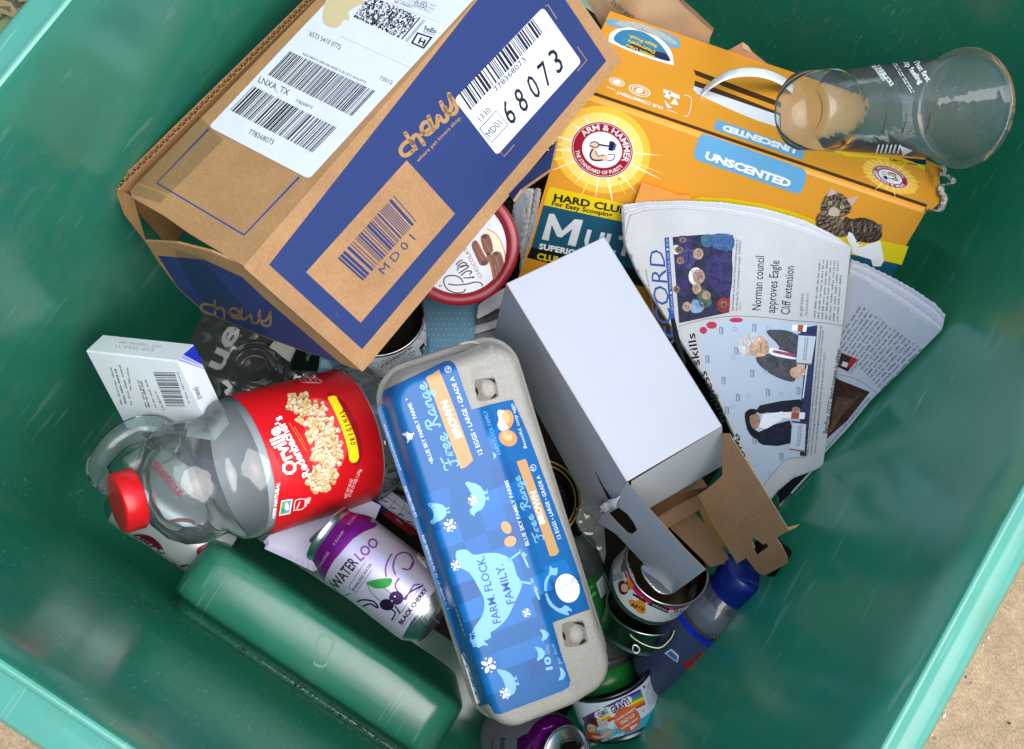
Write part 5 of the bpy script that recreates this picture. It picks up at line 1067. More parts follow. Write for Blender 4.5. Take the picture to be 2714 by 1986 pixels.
for a, b in (((960, 1130), (975, 1170)), ((1060, 1120), (1080, 1170))): lines(S1, g, zD(a, b, (b[0] + 14, b[1] - 3), (a[0] + 14, a[1] - 3)), 1, M('#6d7882', 'matte'), 2, 7, .8, 2)
text(S2_, g, 'LOT 170WA013M', *zD((1075, 640), (795, 608)), 8, M('#9aa3ad', 'matte'), 1); text(S2_, g, 'EXP 2024-11', *zD((1020, 662), (768, 636)), 8, M('#9aa3ad', 'matte'), 1)
poly(S3_, g, zD((1215, 702), (1285, 640), (1345, 752), (1345, 770)), MBL, 1); poly(S3_, g, zD((1180, 740), (1215, 705), (1350, 778), (1355, 798)), MLV, 1); stroke(S3_, g, zD((1192, 726), (1350, 786)), 2.5, MW, 2, sm=False)
text(S3_, g, '(rate)', *zD((1340, 990), (1308, 915)), 15, BK2, 2, .01)
t.part('carton', g); t.done()
# ------------------------------------------------------------------ dark clear clamshell with white lettering
t = Thing('clamshell', 'crumpled dark clear plastic clamshell with large white lettering, behind the medicine box', 'plastic tub')
DKP = M('#1c1f22', 'gloss'); SM = M('#9aa0a4', 'clear'); fo, fx, fy = at(420, 900, 1.17), at(860, 960, 1.16) - at(420, 900, 1.17), at(600, 780, 1.19) - at(560, 1080, 1.15)
FS = Plane(fo, fx, fy, lambda u, v: .004 * noise.noise(Vector((u * 24, v * 24, 5))) + .0025 * abs(noise.noise(Vector((u * 50, v * 50, 8)))))
g = G(); q = [(505, 900), (470, 1000), (520, 1080), (640, 1090), (760, 1060), (850, 1000), (820, 900), (700, 830), (600, 800), (540, 826)]; slab(FS, g, q, .02, DKP, DKP); t.part('base', g)
FS2 = Plane(fo + FS.n * .008, fx, fy, lambda u, v: .008 * noise.noise(Vector((u * 20, v * 20, 15))) + .006 * abs(noise.noise(Vector((u * 44, v * 44, 3)))))
g = G(); slab(FS2, g, q, .012, SM, SM, step=8)
c_ = zN((760, 640))[0]
for r_ in (38, 56, 74): P = [FS2.hit((c_[0] + r_ * math.cos(a), c_[1] + r_ * .95 * math.sin(a)), .001) for a in np.linspace(0, 2 * math.pi, 48)]; g.tube(P, .0012, SM, 6)
t.part('lid', g)
LT = M('#b9bcbc', 'gloss'); g = G()
text(FS2, g, 'ue', *zN((470, 665), (640, 300)), 58, LT, 6, .02)
t.part('lettering', g)
t.done()
g = G(); FS3 = Plane(at(735, 930, 1.12), fx, fy, lambda u, v: .004 * math.sin(u * 60)); slab(FS3, g, zN((880, 455), (930, 390), (1010, 400), (1110, 470), (1060, 580), (1000, 540), (930, 480)), .0008, M('#c9c5bd', 'paper'))
t = Thing('paper_scrap', 'torn white paper scrap under the blue end of the shipping box', 'paper'); t.part('scrap', g); t.done()
# ------------------------------------------------------------------ tins and cans
TIN, TIND, GOLD = M('#b9bbb6', 'metal'), M('#3b3a38', 'metal'), M('#b59a5a', 'metal'); TW, BKI = M('#e4e8ec', 'gloss'), M('#161514', 'gloss'); PINK, CYN, TGO = M('#d81f63', 'gloss'), M('#45b0d0', 'gloss'), M('#e89a34', 'gloss')
def tin(name, label, top, bot, r, inside, body, lid=None, rim=TIN, depth_in=.03, band=None, foot=None, h=None):
    """open tin from the rim centre top to the base centre bot; returns thing, surface and axis"""
    ax = nrm(bot - top); H = np.linalg.norm(bot - top) if h is None else h
    t = Thing(name, label, 'tin can', 'food tins')
    g = G(); pr = [(depth_in, .0005, inside), (depth_in, r * .55, inside), (depth_in - .001, r * .6, inside), (depth_in, r * .86, inside), (depth_in, r * .955, inside), (.004, r * .955, inside), (.0015, r * .955, rim), (0, r * .975, rim), (-.0004, r, rim), (.0006, r * 1.018, rim), (.0024, r * 1.018, rim), (.0032, r * .995, rim), (.0045, r * .985, rim)]
    g.revolve(top, ax, pr, 96); g.revolve(top, ax, [(H - .006, r * .985, rim), (H - .003, r * .99, rim), (H - .002, r * 1.012, rim), (H, r * 1.01, rim), (H, r * .9, rim), (H - .002, .0005, rim)], 96)
    t.part('rim', g)
    g = G(); S = Cyl(top, ax, [(0, r * .987), (H, r * .987)]); b = [(.0045, r * .987, body), (H - .006, r * .987, body)]
    if band: b = [(.0045, r * .987, band[0]), (.0045 + band[1], r * .987, body), (H - .006, r * .987, body)]
    if foot: b = b[:-1] + [(H - .006 - foot[1], r * .987, foot[0]), (H - .006, r * .987, body)]
    g.revolve(top, ax, b, 96)
    return t, S, ax, g
SK4, HR2, GY2, ORS = M('#e7c3a8', 'gloss'), M('#4a2f22', 'gloss'), M('#b4b9bf', 'gloss'), M('#e8822a', 'gloss')
# tin below the corner of the shipping box
t, S, ax, g = tin('food_tin', 'open tin with small black print, under the shipping box corner', at(1002, 836, 1.035), at(1018, 920, 1.085), .0425, BKI, TW, foot=(CYN, .010))
lines(S, g, zN((1490, 665), (2130, 480), (2140, 560), (1560, 760)), 6, M('#40454a', 'matte'), 2, 2, .5, 11); lines(S, g, zN((1830, 610), (2100, 440), (2105, 465), (1840, 640)), 1, M('#40454a', 'matte'), 2, 5, .6, 8)
poly(S, g, zN((2165, 460), (2240, 370), (2252, 400), (2190, 520)), M('#1a1c20', 'matte'), 1); spoly(S, g, zN((2195, 200), (2225, 220), (2228, 265), (2205, 270), (2192, 235)), PINK, 1)
for i in range(10): ell(S, g, zN((rnd.uniform(2150, 2225), rnd.uniform(290, 400)))[0], 2, 2, rnd.choice((M('#3a4a5a', 'matte'), M('#b8b060', 'matte'))), 1, n=5)
lines(S, g, zN((2185, 470), (2245, 395), (2250, 410), (2195, 500)), 4, TW, 2, 8); t.part('label', g); t.done()
# tin half hidden left of the egg carton
t, S, ax, g = tin('food_tin', 'open dark-lidded tin with a pink band, between the popcorn jar and the egg carton', at(1098, 1204, 1.13), at(1112, 1272, 1.18), .0425, TIND, TW, rim=M('#6a6a66', 'metal'), band=(PINK, .006))
ell(S, g, zO((1525, 135))[0], 16, 14, TGO, 1); text(S, g, 'bff', *zO((1500, 140), (1545, 165)), 9, M('#fff2d0', 'gloss'), 2, .02); g2 = g; t.part('label', g)
for r_ in (.02, .028, .036): g = G(); e1 = nrm(np.cross(ax, [.3, .2, .9])); e2 = np.cross(ax, e1); g.tube([at(1098, 1204, 1.13) + ax * .012 + (e1 * math.cos(a) + e2 * math.sin(a)) * r_ for a in np.linspace(0, 2 * math.pi, 48)], .001, M('#2b2a28', 'metal'), 6); t.part('lid_ring', g)
t.done()
# gold-rimmed tin right of the egg carton
t, S, ax, g = tin('food_tin', 'open tin with a gold rim and dark shiny inside, right of the egg carton', at(1430, 1322, 1.13), at(1420, 1350, 1.18), .0405, M('#1d1a14', 'metal'), TW, rim=GOLD, depth_in=.022); t.part('label', g)
g = G(); e1 = nrm(np.cross(ax, [.3, .2, .9])); e2 = np.cross(ax, e1); g.tube([at(1430, 1322, 1.13) + ax * .004 + (e1 * math.cos(a) + e2 * math.sin(a)) * .0365 for a in np.linspace(0, 2 * math.pi, 64)], .0012, GOLD, 8); t.part('inner_ring', g); t.done()
# tin with the yellow heart
tt0, tb0 = at(1770, 1496, 1.035), at(1722, 1550, 1.072)
t, S, ax, g = tin('food_tin', 'open tin with a pink band and an orange heart, under the white box flap', tt0, tb0, .0400, M('#5a4228', 'metal'), TW, band=(PINK, .007))
spoly(S, g, zJ((795, 1335), (820, 1320), (870, 1330), (895, 1295), (920, 1320), (935, 1380), (930, 1430), (880, 1425), (820, 1370)), TGO, 1, 3); text(S, g, 'bff', *zJ((925, 1388), (822, 1340)), 11, M('#54301a', 'gloss'), 3, .01)
poly(S, g, zJ((835, 1268), (940, 1330), (935, 1348), (830, 1285)), INK, 2); poly(S, g, zJ((985, 1335), (1125, 1395), (1112, 1432), (975, 1372), (945, 1358), (975, 1352)), INK, 2); lines(S, g, zJ((990, 1350), (1118, 1405), (1110, 1424), (985, 1366)), 2, TW, 3, 5, .6, 5)
for x, y in ((1178, 1408), (1228, 1408)): ell(S, g, zJ((x, y))[0], 6, 5, INK, 2, n=12); ell(S, g, zJ((x, y))[0], 3, 2, TW, 3, n=8)
lines(S, g, zJ((1125, 1425), (1250, 1400), (1256, 1440), (1130, 1460)), 3, INKG, 2, 6, .5, 6); lines(S, g, zJ((1090, 1485), (1250, 1470), (1252, 1500), (1100, 1505)), 2, INKG, 2, 9, .5, 6)
# child and cat drawing
spoly(S, g, zJ((780, 1155), (830, 1110), (850, 1180), (820, 1240), (785, 1230)), ORS, 1, 3); spoly(S, g, zJ((715, 1200), (740, 1170), (785, 1180), (800, 1230), (780, 1275), (735, 1275)), HR2, 2, 3); spoly(S, g, zJ((740, 1205), (780, 1195), (795, 1225), (780, 1260), (745, 1250)), SK4, 3, 3); spoly(S, g, zJ((700, 1130), (725, 1095), (750, 1100), (760, 1150), (735, 1165), (705, 1160)), GY2, 2, 3); spoly(S, g, zJ((735, 1060), (760, 1015), (785, 1040), (780, 1090), (745, 1100)), M('#6f6a66', 'gloss'), 2, 3); stroke(S, g, zJ((770, 1180), (800, 1140), (775, 1095)), 4, SK4, 3)
for c_ in ((715, 1130), (735, 1140)): ell(S, g, zJ(c_)[0], 1.6, 1.6, INK, 4, n=6)
spoly(S, g, zJ((705, 960), (740, 930), (760, 950), (735, 1010), (705, 1030)), M('#e0a050', 'gloss'), 1, 3); spoly(S, g, zJ((660, 1040), (690, 1020), (692, 1065), (665, 1075)), M('#5f86b8', 'gloss'), 1, 3); spoly(S, g, zJ((670, 1120), (700, 1130), (705, 1165), (680, 1170)), M('#7aa4cc', 'gloss'), 1, 3)
text(S, g, 'FOR TUNA LOVERS!', *zJ((862, 1190), (768, 965)), 5, TW, 2, .03); t.part('label', g)
g = G(); LS = Plane(tt0 + ax * .008, nrm([.6, -.7, .35]), nrm([.7, .6, -.1]), lambda u, v: .003 * math.cos(u * 40)); slab(LS, g, smooth(zJ((900, 1040), (960, 1060), (1090, 1140), (1180, 1230), (1140, 1275), (1040, 1265), (950, 1180), (900, 1100)), 4, True), .0005, M('#9a9d9c', 'metal'), step=8); t.part('bent_lid', g); t.done()
# shallow tin under it, with its ring pull
t, S, ax, g = tin('food_tin', 'bare shiny tin lying beneath the tin with the orange heart', at(1712, 1606, 1.10), at(1690, 1680, 1.12), .0385, M('#6d7068', 'metal'), M('#8f9a8a', 'metal'), h=.03, depth_in=.02); t.part('wall', g)
g = G(); g.tube([at(*zM(p)[0], 1.05) for p in smooth([(1800, 330), (1830, 345), (1855, 330), (1862, 300), (1835, 270), (1805, 265), (1795, 300), (1800, 330)], 4)], .0012, TIN, 8); t.part('ring_pull', g)
g = G(); P = smooth(zM((1760, 150), (1810, 200), (1900, 255), (2010, 290), (2090, 280), (2180, 190), (2210, 110)), 5); g.tube([at(*p, 1.06) for p in P], .0018, M('#7f8a72', 'metal'), 10); t.part('bent_rim', g)
t.done()
# large tin with the rainbow band, bottom of the picture
t, S, ax, g = tin('food_tin', 'open tin with a rainbow label and a pale blue foot', at(1611, 1788, 1.10), at(1650, 1903, 1.110), .0425, BKI, M('#dfe8f2', 'gloss'), rim=M('#5b6166', 'metal'), foot=(CYN, .009))
PRP = M('#4a2a78', 'gloss'); VIO, BLB = M('#59318c', 'gloss'), M('#bfe0f5', 'gloss')
poly(S, g, zM((1300, 985), (1610, 835), (1880, 700), (1925, 850), (1700, 960), (1400, 1100)), BLB, 1)
for i, cc in enumerate(('#5b2f86', '#3d78c0', '#4f9e4c', '#f0df3a', '#ee8b2a', '#d9442f')):
    f = quadmap(*zM((1290, 990), (1872, 700), (1926, 858), (1370, 1120))); poly(S, g, [f(0, i / 6), f(1, i / 6), f(1, (i + 1) / 6), f(0, (i + 1) / 6)], M(cc, 'gloss'), 1.5, step=8)
poly(S, g, zM((1290, 990), (1440, 920), (1440, 1010), (1330, 1070)), VIO, 2)
for c_, rr2 in (((1450, 960), 38), ((1500, 930), 42), ((1545, 920), 40), ((1600, 910), 46), ((1660, 880), 48), ((1720, 840), 48), ((1755, 810), 34), ((1690, 920), 40), ((1590, 950), 34)): ell(S, g, zM(c_)[0], rr2 * .2657, rr2 * .2657, TW, 2.5, n=16)
for s_, a, b, c_ in (('O', (1462, 990), (1492, 976), '#b0342c'), ('M', (1496, 972), (1528, 957), '#3a5aa8'), ('G', (1530, 955), (1556, 942), '#4f9e4c')): text(S, g, s_, *zM(a, b), 14, M(cc if False else c_, 'gloss'), 4, .05)
text(S, g, 'GRAVY!', *zM((1598, 950), (1775, 845)), 18, M('#3b2a6e', 'gloss'), 4, .04)
ell(S, g, zM((1742, 1005))[0], 35, 34, M('#e3683c', 'gloss'), 3); 
for s_, a, b, h_ in (('CHICKEN & SALMON', (1628, 1030), (1828, 900), 5.5), ('CRAZY 4 U!', (1680, 1062), (1820, 975), 10), ('DINNER IN GRAVY', (1688, 1110), (1856, 1000), 5.5)): text(S, g, s_, *zM(a, b), h_, TW, 4, .03)
spoly(S, g, zM((1770, 1080), (1800, 1070), (1835, 1045), (1840, 1060), (1800, 1095), (1780, 1112)), TW, 4, 2)
lines(S, g, zM((1915, 740), (2010, 600), (2075, 800), (1960, 880)), 8, INKG, 2, 15, .45, 4); lines(S, g, zM((1930, 680), (1985, 580), (2000, 610), (1945, 700)), 2, INK, 2, 3, .6, 3); spoly(S, g, zM((1895, 680), (1910, 660), (1922, 680), (1912, 705)), M('#c0523a', 'gloss'), 2, 2)
poly(S, g, zM((1890, 908), (1912, 915), (1902, 930)), M('#3b4a8e', 'gloss'), 2)
text(S, g, 'LAND & SEA LOVERS!', *zM((1330, 1290), (1712, 1158)), 7.5, TW, 3, .03)
spoly(S, g, zM((1310, 1040), (1340, 990), (1400, 990), (1440, 1030), (1435, 1100), (1400, 1130), (1330, 1120)), HR2, 3, 3); spoly(S, g, zM((1345, 1060), (1400, 1045), (1430, 1080), (1410, 1125), (1365, 1130), (1340, 1100)), SK4, 4, 3); stroke(S, g, zM((1335, 1060), (1370, 1040), (1425, 1060)), 5, HR2, 5); stroke(S, g, zM((1360, 1090), (1378, 1088)), 1, INK, 5); stroke(S, g, zM((1395, 1082), (1412, 1078)), 1, INK, 5)
spoly(S, g, zM((1330, 1130), (1420, 1140), (1480, 1150), (1470, 1200), (1400, 1230), (1340, 1220)), M('#d9542c', 'gloss'), 3, 3); spoly(S, g, zM((1455, 1020), (1470, 1005), (1500, 1025), (1530, 1000), (1550, 1050), (1530, 1100), (1480, 1110), (1458, 1070)), M('#c4cbd4', 'gloss'), 4, 3); spoly(S, g, zM((1480, 1110), (1540, 1090), (1590, 1110), (1600, 1150), (1540, 1190), (1480, 1180)), M('#a9aeb5', 'gloss'), 3, 3); stroke(S, g, zM((1400, 1175), (1480, 1185), (1560, 1130)), 5, SK4, 5)
for c_ in ((1478, 1055), (1520, 1045)): ell(S, g, zM(c_)[0], 1.5, 1.5, INK, 5, n=6)
stroke(S, g, zM((1590, 1160), (1625, 1110), (1610, 1070)), 3, M('#a9aeb5', 'gloss'), 4); t.part('label', g); t.done()
# ------------------------------------------------------------------ drink cans
CSV = M('#b9b4c6', 'canprint'); CPU, CPD = M('#74127a', 'canprint'), M('#5a0f5c', 'canprint'); PT, BT = M('#7d3c86', 'canprint'), M('#2b2438', 'canprint'); ALU = M('#c5c8ca', 'metal')
def drink_can(top, bot, label, dent=0.0):
    ax = nrm(bot - top); t = Thing('soda_can', label, 'can', 'drink cans'); g = G()
    g.revolve(top, ax, [(.0045, .0005, ALU), (.0045, .0215, ALU), (.0062, .0232, ALU), (.0055, .0242, ALU), (.0008, .0252, ALU), (0, .0262, ALU), (.0006, .0272, ALU), (.0028, .0272, ALU), (.0034, .0262, ALU), (.0055, .0262, ALU), (.0075, .0268, ALU)], 80); t.part('lid', g)
    g = G(); pr = [(.0075, .0268), (.012, .0285), (.017, .0312), (.0215, .0328), (.026, .0331), (.102, .0331), (.108, .0325), (.114, .029), (.118, .0262)]
    cols = [CPU if t_ < .024 else CSV if t_ < .107 else ALU for t_, _ in pr]; g.revolve(top, ax, [(a, b, c) for (a, b), c in zip(pr, cols)], 96); g.revolve(top, ax, [(.118, .0262, ALU), (.1215, .0235, ALU), (.121, .0215, ALU), (.113, .014, ALU), (.112, .0005, ALU)], 64)
    return t, Cyl(top, ax, pr), ax, g
t, S, ax, g = drink_can(at(866, 1411, .975), at(1164, 1640, .955), 'purple and silver soda can with dark cherries, lying beside the green hump')
poly(S, g, zO((790, 860), (900, 680), (1060, 470), (1170, 330), (1350, 400), (1340, 440), (1300, 490), (1200, 530), (1110, 590), (1030, 680), (960, 760), (890, 830), (862, 905)), CPU, 2); 
for s_, a, b in (('0 CALORIES', (800, 870), (905, 710)), ('0 SUGAR', (945, 650), (1035, 525)), ('0 CALORIES', (1075, 470), (1200, 320))): text(S, g, s_, *zO(a, b), 7, M('#c9a3c9', 'canprint'), 3, .01)
def wl(s_, a, b, h, m): text(S, g, s_, *zO(a, b), h, m, 3, .0, up=np.subtract(*zO((a[0] - h * 2.3, a[1] - h * 2.2), a)))
text(S, g, 'WATER', *zO((975, 1040), (1160, 800)), 30, BT, 3, .02); text(S, g, 'LOO', *zO((1175, 790), (1345, 630)), 28, PT, 3, .02)
stroke(S, g, zO((900, 955), (1000, 1080), (1080, 1070)), 2, BT, 3); text(S, g, 'SPARKLING WATER', *zO((1115, 1055), (1278, 815)), 8, BT, 3, .01); stroke(S, g, zO((1080, 1030), (1090, 980), (1220, 790)), 1.2, BT, 3); stroke(S, g, zO((1128, 1070), (1275, 860)), 1.2, BT, 3)
GRN, DCH, DC2 = M('#2f8a3a', 'canprint'), M('#22122e', 'canprint'), M('#3a1c44', 'canprint')
spoly(S, g, zO((1225, 975), (1290, 950), (1380, 935), (1450, 940), (1440, 990), (1390, 1020), (1320, 1025), (1270, 1010)), GRN, 4, 3); stroke(S, g, zO((1230, 978), (1270, 1060), (1340, 1130)), 2, GRN, 4); stroke(S, g, zO((1360, 1010), (1410, 1045), (1450, 1080)), 2, GRN, 4); stroke(S, g, zO((1260, 985), (1440, 950)), 1, M('#1d5f28', 'canprint'), 5)
ell(S, g, zO((1405, 1168))[0], 19, 15, DCH, 5, .2); ell(S, g, zO((1488, 1108))[0], 19, 18, DC2, 5.5, .2); ell(S, g, zO((1475, 1095))[0], 3, 2.2, M('#d9cfe0', 'canprint'), 6, .2, 8); ell(S, g, zO((1450, 1135))[0], 2.5, 2, M('#d9cfe0', 'canprint'), 6, .2, 8)
for p in ([(1400, 920), (1395, 840), (1430, 750), (1450, 725)], [(1610, 855), (1640, 800), (1610, 730), (1550, 710), (1490, 740), (1460, 830), (1480, 900)], [(1545, 850), (1600, 858), (1630, 800)], [(1510, 940), (1480, 1010), (1560, 1120), (1590, 1080), (1640, 1000), (1690, 990)], [(1560, 1110), (1620, 1050), (1720, 1000)], [(1150, 1140), (1200, 1125), (1290, 1140), (1330, 1190)], [(1200, 1180), (1260, 1160), (1320, 1195)], [(1450, 1300), (1480, 1240), (1450, 1210)], [(1480, 1180), (1520, 1240)]): stroke(S, g, zO(*p), 4.2, PT if p[0][0] > 1380 and p[0][1] < 1000 else BT, 3.5)
text(S, g, 'BLACK CHERRY', *zO((1535, 1345), (1765, 1035)), 12, BT, 4, .04); stroke(S, g, zO((1470, 1310), (1720, 985)), 1, BT, 3); stroke(S, g, zO((1540, 1370), (1760, 1090)), 1, BT, 3)
text(S, g, 'NATURALLY FLAVORED', *zO((1615, 1355), (1775, 1135)), 6.5, BT, 4, .01); text(S, g, 'WITH OTHER NATURAL FLAVORS', *zO((1645, 1368), (1795, 1165)), 4, BT, 4)
for p in ([(1700, 1310), (1730, 1350), (1760, 1365), (1800, 1400)], [(1740, 1280), (1765, 1340), (1820, 1385)], [(1790, 1245), (1830, 1300), (1870, 1330)]): stroke(S, g, zO(*p), 2, BT, 4)
lines(S, g, zO((1370, 420), (1690, 590), (1690, 630), (1380, 470)), 3, INKG, 3, 4, .5, 6); poly(S, g, zO((1690, 690), (1780, 820), (1750, 850), (1665, 750)), TW, 3); barcode(S, g, zO((1705, 770), (1775, 845), (1800, 820), (1735, 735)), 9, INK, 4, 3)
t.part('body', g)
g = G(); tp0 = at(866, 1411, .975) + ax * .004; P = [at(*p, .972) for p in smooth(zO((820, 560), (760, 610), (740, 600), (800, 540), (870, 490), (850, 530), (820, 560)), 4)]; g.tube(P, .0012, M('#5a5b5c', 'metal'), 8); t.part('pull_tab', g); t.done()
t, S, ax, g = drink_can(at(1503, 2000, 1.08), at(1345, 1950, 1.17), 'purple soda can with its bare aluminium top facing up, below the egg carton')
e_ = at(1503, 2000, 1.08)
poly(S, g, zM((640, 1200), (700, 1160), (1000, 1060), (1100, 1060), (950, 1170), (880, 1302), (640, 1302)), CPU, 2); text(S, g, '0 CALORIES', *zM((790, 1215), (720, 1320)), 7, M('#b98fb9', 'canprint'), 3); text(S, g, 'BLACK', *zM((480, 1190), (470, 1300)), 12, BT, 3, .03); stroke(S, g, zM((400, 1190), (390, 1302)), 2, BT, 3)
t.part('body', g)
g = G(); e1 = nrm(np.cross(ax, [.3, .2, .9])); e2 = np.cross(ax, e1); LP = Plane(e_ + ax * .0042, e1, e2); ell(LP, g, zM((1182, 1275))[0], 28, 15, M('#0d0d0e', 'matte'), 1, -.1); stroke(LP, g, zM((1075, 1290), (1085, 1230), (1180, 1195), (1270, 1215), (1300, 1260)), 3, M('#8b9092', 'metal'), 2)
for c_ in ((1105, 1190), (1248, 1248)): ell(LP, g, zM(c_)[0], 2.5, 2, M('#e8eaea', 'metal'), 2, n=10)
t.part('mouth', g); t.done()
# ------------------------------------------------------------------ round biscuit tin with its red plastic lid
pc = at(1215, 652, 1.03); pa = nrm(at(1232, 636, 1.16) - pc); pr_ = 160 * 1.03 / 3000
t = Thing('biscuit_tin', 'round tin with a dark red plastic lid showing rolled chocolate wafers', 'tin')
RL, RLD = M('#8a1428', 'plast'), M('#6d0f20', 'plast'); g = G()
g.revolve(pc, pa, [(.0045, .0005, RL), (.0045, pr_ * .80, RL), (.0040, pr_ * .815, RL), (.0008, pr_ * .83, RL), (0, pr_ * .85, RL), (0, pr_ * .96, RL), (.0012, pr_ * .99, RL), (.003, pr_, RL), (.014, pr_ * 1.005, RL), (.0142, pr_ * .985, RL)], 128); t.part('lid', g)
g = G(); g.revolve(pc, pa, [(.0142, pr_ * .985, RLD), (.018, pr_ * .985, TIN), (.019, pr_ * 1.0, TIN), (.0215, pr_ * 1.0, TIN), (.0225, pr_ * .98, RLD), (.13, pr_ * .98, TIN), (.131, .001, TIN)], 128); t.part('body', g)
g = G(); PP = Plane(pc + pa * .0043, np.cross(pa, [0, 1, .2]), np.cross(pa, np.cross(pa, [0, 1, .2]))); PWH, PCR, CHO, CH2, CHD = M('#cfd6dc', 'gloss'), M('#d9d0b4', 'gloss'), M('#6e3a2a', 'gloss'), M('#8a5140', 'gloss'), M('#34160f', 'gloss')
A = aff(PP, tuple(proj(pc + pa * .0043))); disc(PP, g, A, pr_ * .795, PWH, 1)
spoly(PP, g, zK((740, 520), (820, 540), (900, 620), (930, 700), (930, 900), (880, 1000), (820, 1040), (720, 800), (660, 640)), PCR, 2, 3)
for pl in ([(590, 670), (640, 620), (720, 760), (768, 840), (690, 885), (640, 800)], [(685, 580), (770, 560), (815, 720), (760, 770), (715, 720)], [(740, 760), (800, 770), (860, 1020), (820, 1045), (790, 900)], [(800, 760), (885, 740), (925, 850), (920, 930), (870, 1020), (840, 900)]): spoly(PP, g, zK(*pl), CHO, 3, 3)
for a, b in (((615, 660), (720, 850)), ((715, 600), (780, 740)), ((770, 790), (835, 1020)), ((845, 790), (890, 960)), ((640, 640), (740, 810))): stroke(PP, g, zK(a, b), 4, CH2, 3.5)
for c_, rx, ry in (((725, 582), 10, 6.5), ((722, 852), 11, 8), ((845, 760), 10, 6)): ell(PP, g, zK(c_)[0], rx, ry, CH2, 4, -.2); ell(PP, g, zK(c_)[0], rx * .8, ry * .8, CHD, 5, -.2)
for st in ([(500, 1055), (470, 1010), (400, 985), (320, 1000), (300, 1060), (340, 1130), (420, 1165), (500, 1160), (522, 1130)], [(350, 1075), (430, 1085), (540, 1075), (620, 1055), (680, 1060), (705, 1090)], [(510, 1010), (560, 1010), (615, 1000), (600, 1010)], [(480, 985), (540, 940), (590, 945), (570, 975)], [(460, 960), (530, 915), (560, 890), (520, 880), (460, 900), (440, 930)], [(440, 890), (500, 850), (540, 870), (480, 900)], [(430, 870), (460, 840), (490, 825)]): stroke(PP, g, zK(*st), 3.2, M('#221a20', 'gloss'), 3)
text(PP, g, 'CHOCOLATE', *zK((705, 1000), (520, 660)), 11, M('#9a2038', 'gloss'), 3); poly(PP, g, zK((250, 1080), (290, 1090), (250, 1110)), M('#b08040', 'gloss'), 3); stroke(PP, g, zK((752, 497), (850, 560), (915, 680), (940, 800), (915, 930), (850, 1040)), 2, M('#c3222f', 'gloss'), 3)
t.part('label', g); t.done()
# ------------------------------------------------------------------ clear cup with dome lid resting on the orange carton
CUP = M('#f4f8f8', 'clearthin'); cb, cm_ = at(2122, 294, .915), at(2548, 288, 1.015); cxs = nrm(cm_ - cb); H = np.linalg.norm(cm_ - cb); s_ = H / .16
t = Thing('plastic_cup', 'large clear plastic cold drink cup with lid, lying on top of the orange carton', 'cup')
R0, R1 = 105 * .915 / 3000, 136 * 1.02 / 3000
g = G(); pr = [(.004, .0005), (.004, R0 * .62), (.0015, R0 * .66), (.0015, R0 * .8), (0, R0 * .84), (0, R0 * .93), (.002, R0 * .98), (.028 * s_, R0 * 1.04), (.0285 * s_, R0 * 1.0), (.036 * s_, R0 * 1.03), (H * .94, R1 * .96), (H * .95, R1), (H * .99, R1 * 1.0), (H, R1 * 1.06), (H + .002, R1 * 1.06), (H + .002, R1)]
g.revolve(cb, cxs, [(a, b, CUP) for a, b in pr], 96); t.part('body', g)
g = G(); g.revolve(cb, cxs, [(H + .0025, R1 * 1.0, CUP), (H - .003, R1 * 1.09, CUP), (H - .003, R1 * 1.13, CUP), (H + .001, R1 * 1.15, CUP), (H + .003, R1 * 1.13, CUP), (H + .004, R1 * 1.06, CUP), (H + .009, R1 * 1.0, CUP), (H + .0095, R1 * .95, CUP), (H + .007, R1 * .9, CUP), (H + .007, .0005, CUP)], 96)
SCup = Cyl(cb, cxs, [(a, b + .0003) for a, b in pr[6:13]])
t.part('lid', g)
g = G(); UW, UK = M('#cfd8d8', 'matte'), M('#3a3634', 'matte')
text(SCup, g, 'That first', *zC((1515, 405), (1610, 545)), 15, UW, 1, .02); text(SCup, g, 'sip feeling', *zC((1450, 410), (1560, 560)), 15, UW, 1, .02)
text(SCup, g, 'STARBUCKS', *zC((1260, 425), (1370, 575)), 11, UW, 1, .02); text(SCup, g, 'REWARDS', *zC((1235, 430), (1320, 540)), 9, UW, 1, .02); lines(SCup, g, zC((1370, 410), (1500, 620), (1530, 610), (1400, 405)), 2, UW, 1, 3, .5, 6)
for a in ([(1105, 455), (1065, 500), (1045, 530)], [(1210, 450), (1180, 495), (1165, 520)], [(1340, 755), (1330, 820), (1310, 890)], [(1475, 755), (1465, 825), (1442, 890)], [(1630, 750), (1620, 820), (1597, 890)]): stroke(SCup, g, zC(*a), 2.2, UK, 1)
poly(SCup, g, zC((1425, 965), (1515, 1000), (1450, 1035), (1440, 1000)), UW, 1); poly(SCup, g, zC((1470, 390), (1485, 370), (1497, 392)), UW, 1)
for i in range(6): stroke(SCup, g, zC((1290 + i * 28, 965), (1275 + i * 28, 1015)), 4, UW, 1)
t.part('lettering', g)
WDM = M('#ffffff', 'clear')
for i in range(46):
    c_ = (rnd.gauss(1780, 110), rnd.gauss(640, 110)); P = SCup.hit(zC(c_)[0], .0004); r = rnd.uniform(.0005, .0014); d3 = nrm(CAM - P); g = G()
    g.grid([[P + d3 * a * r * .7 + r * b * (math.cos(x) * RW[0] + math.sin(x) * RW[1]) for x in np.linspace(0, 2 * math.pi, 8, endpoint=False)] for a, b in ((0, 1), (.5, .85), (.95, .3))], WDM, True, True); t.part('droplet', g)
t.done()
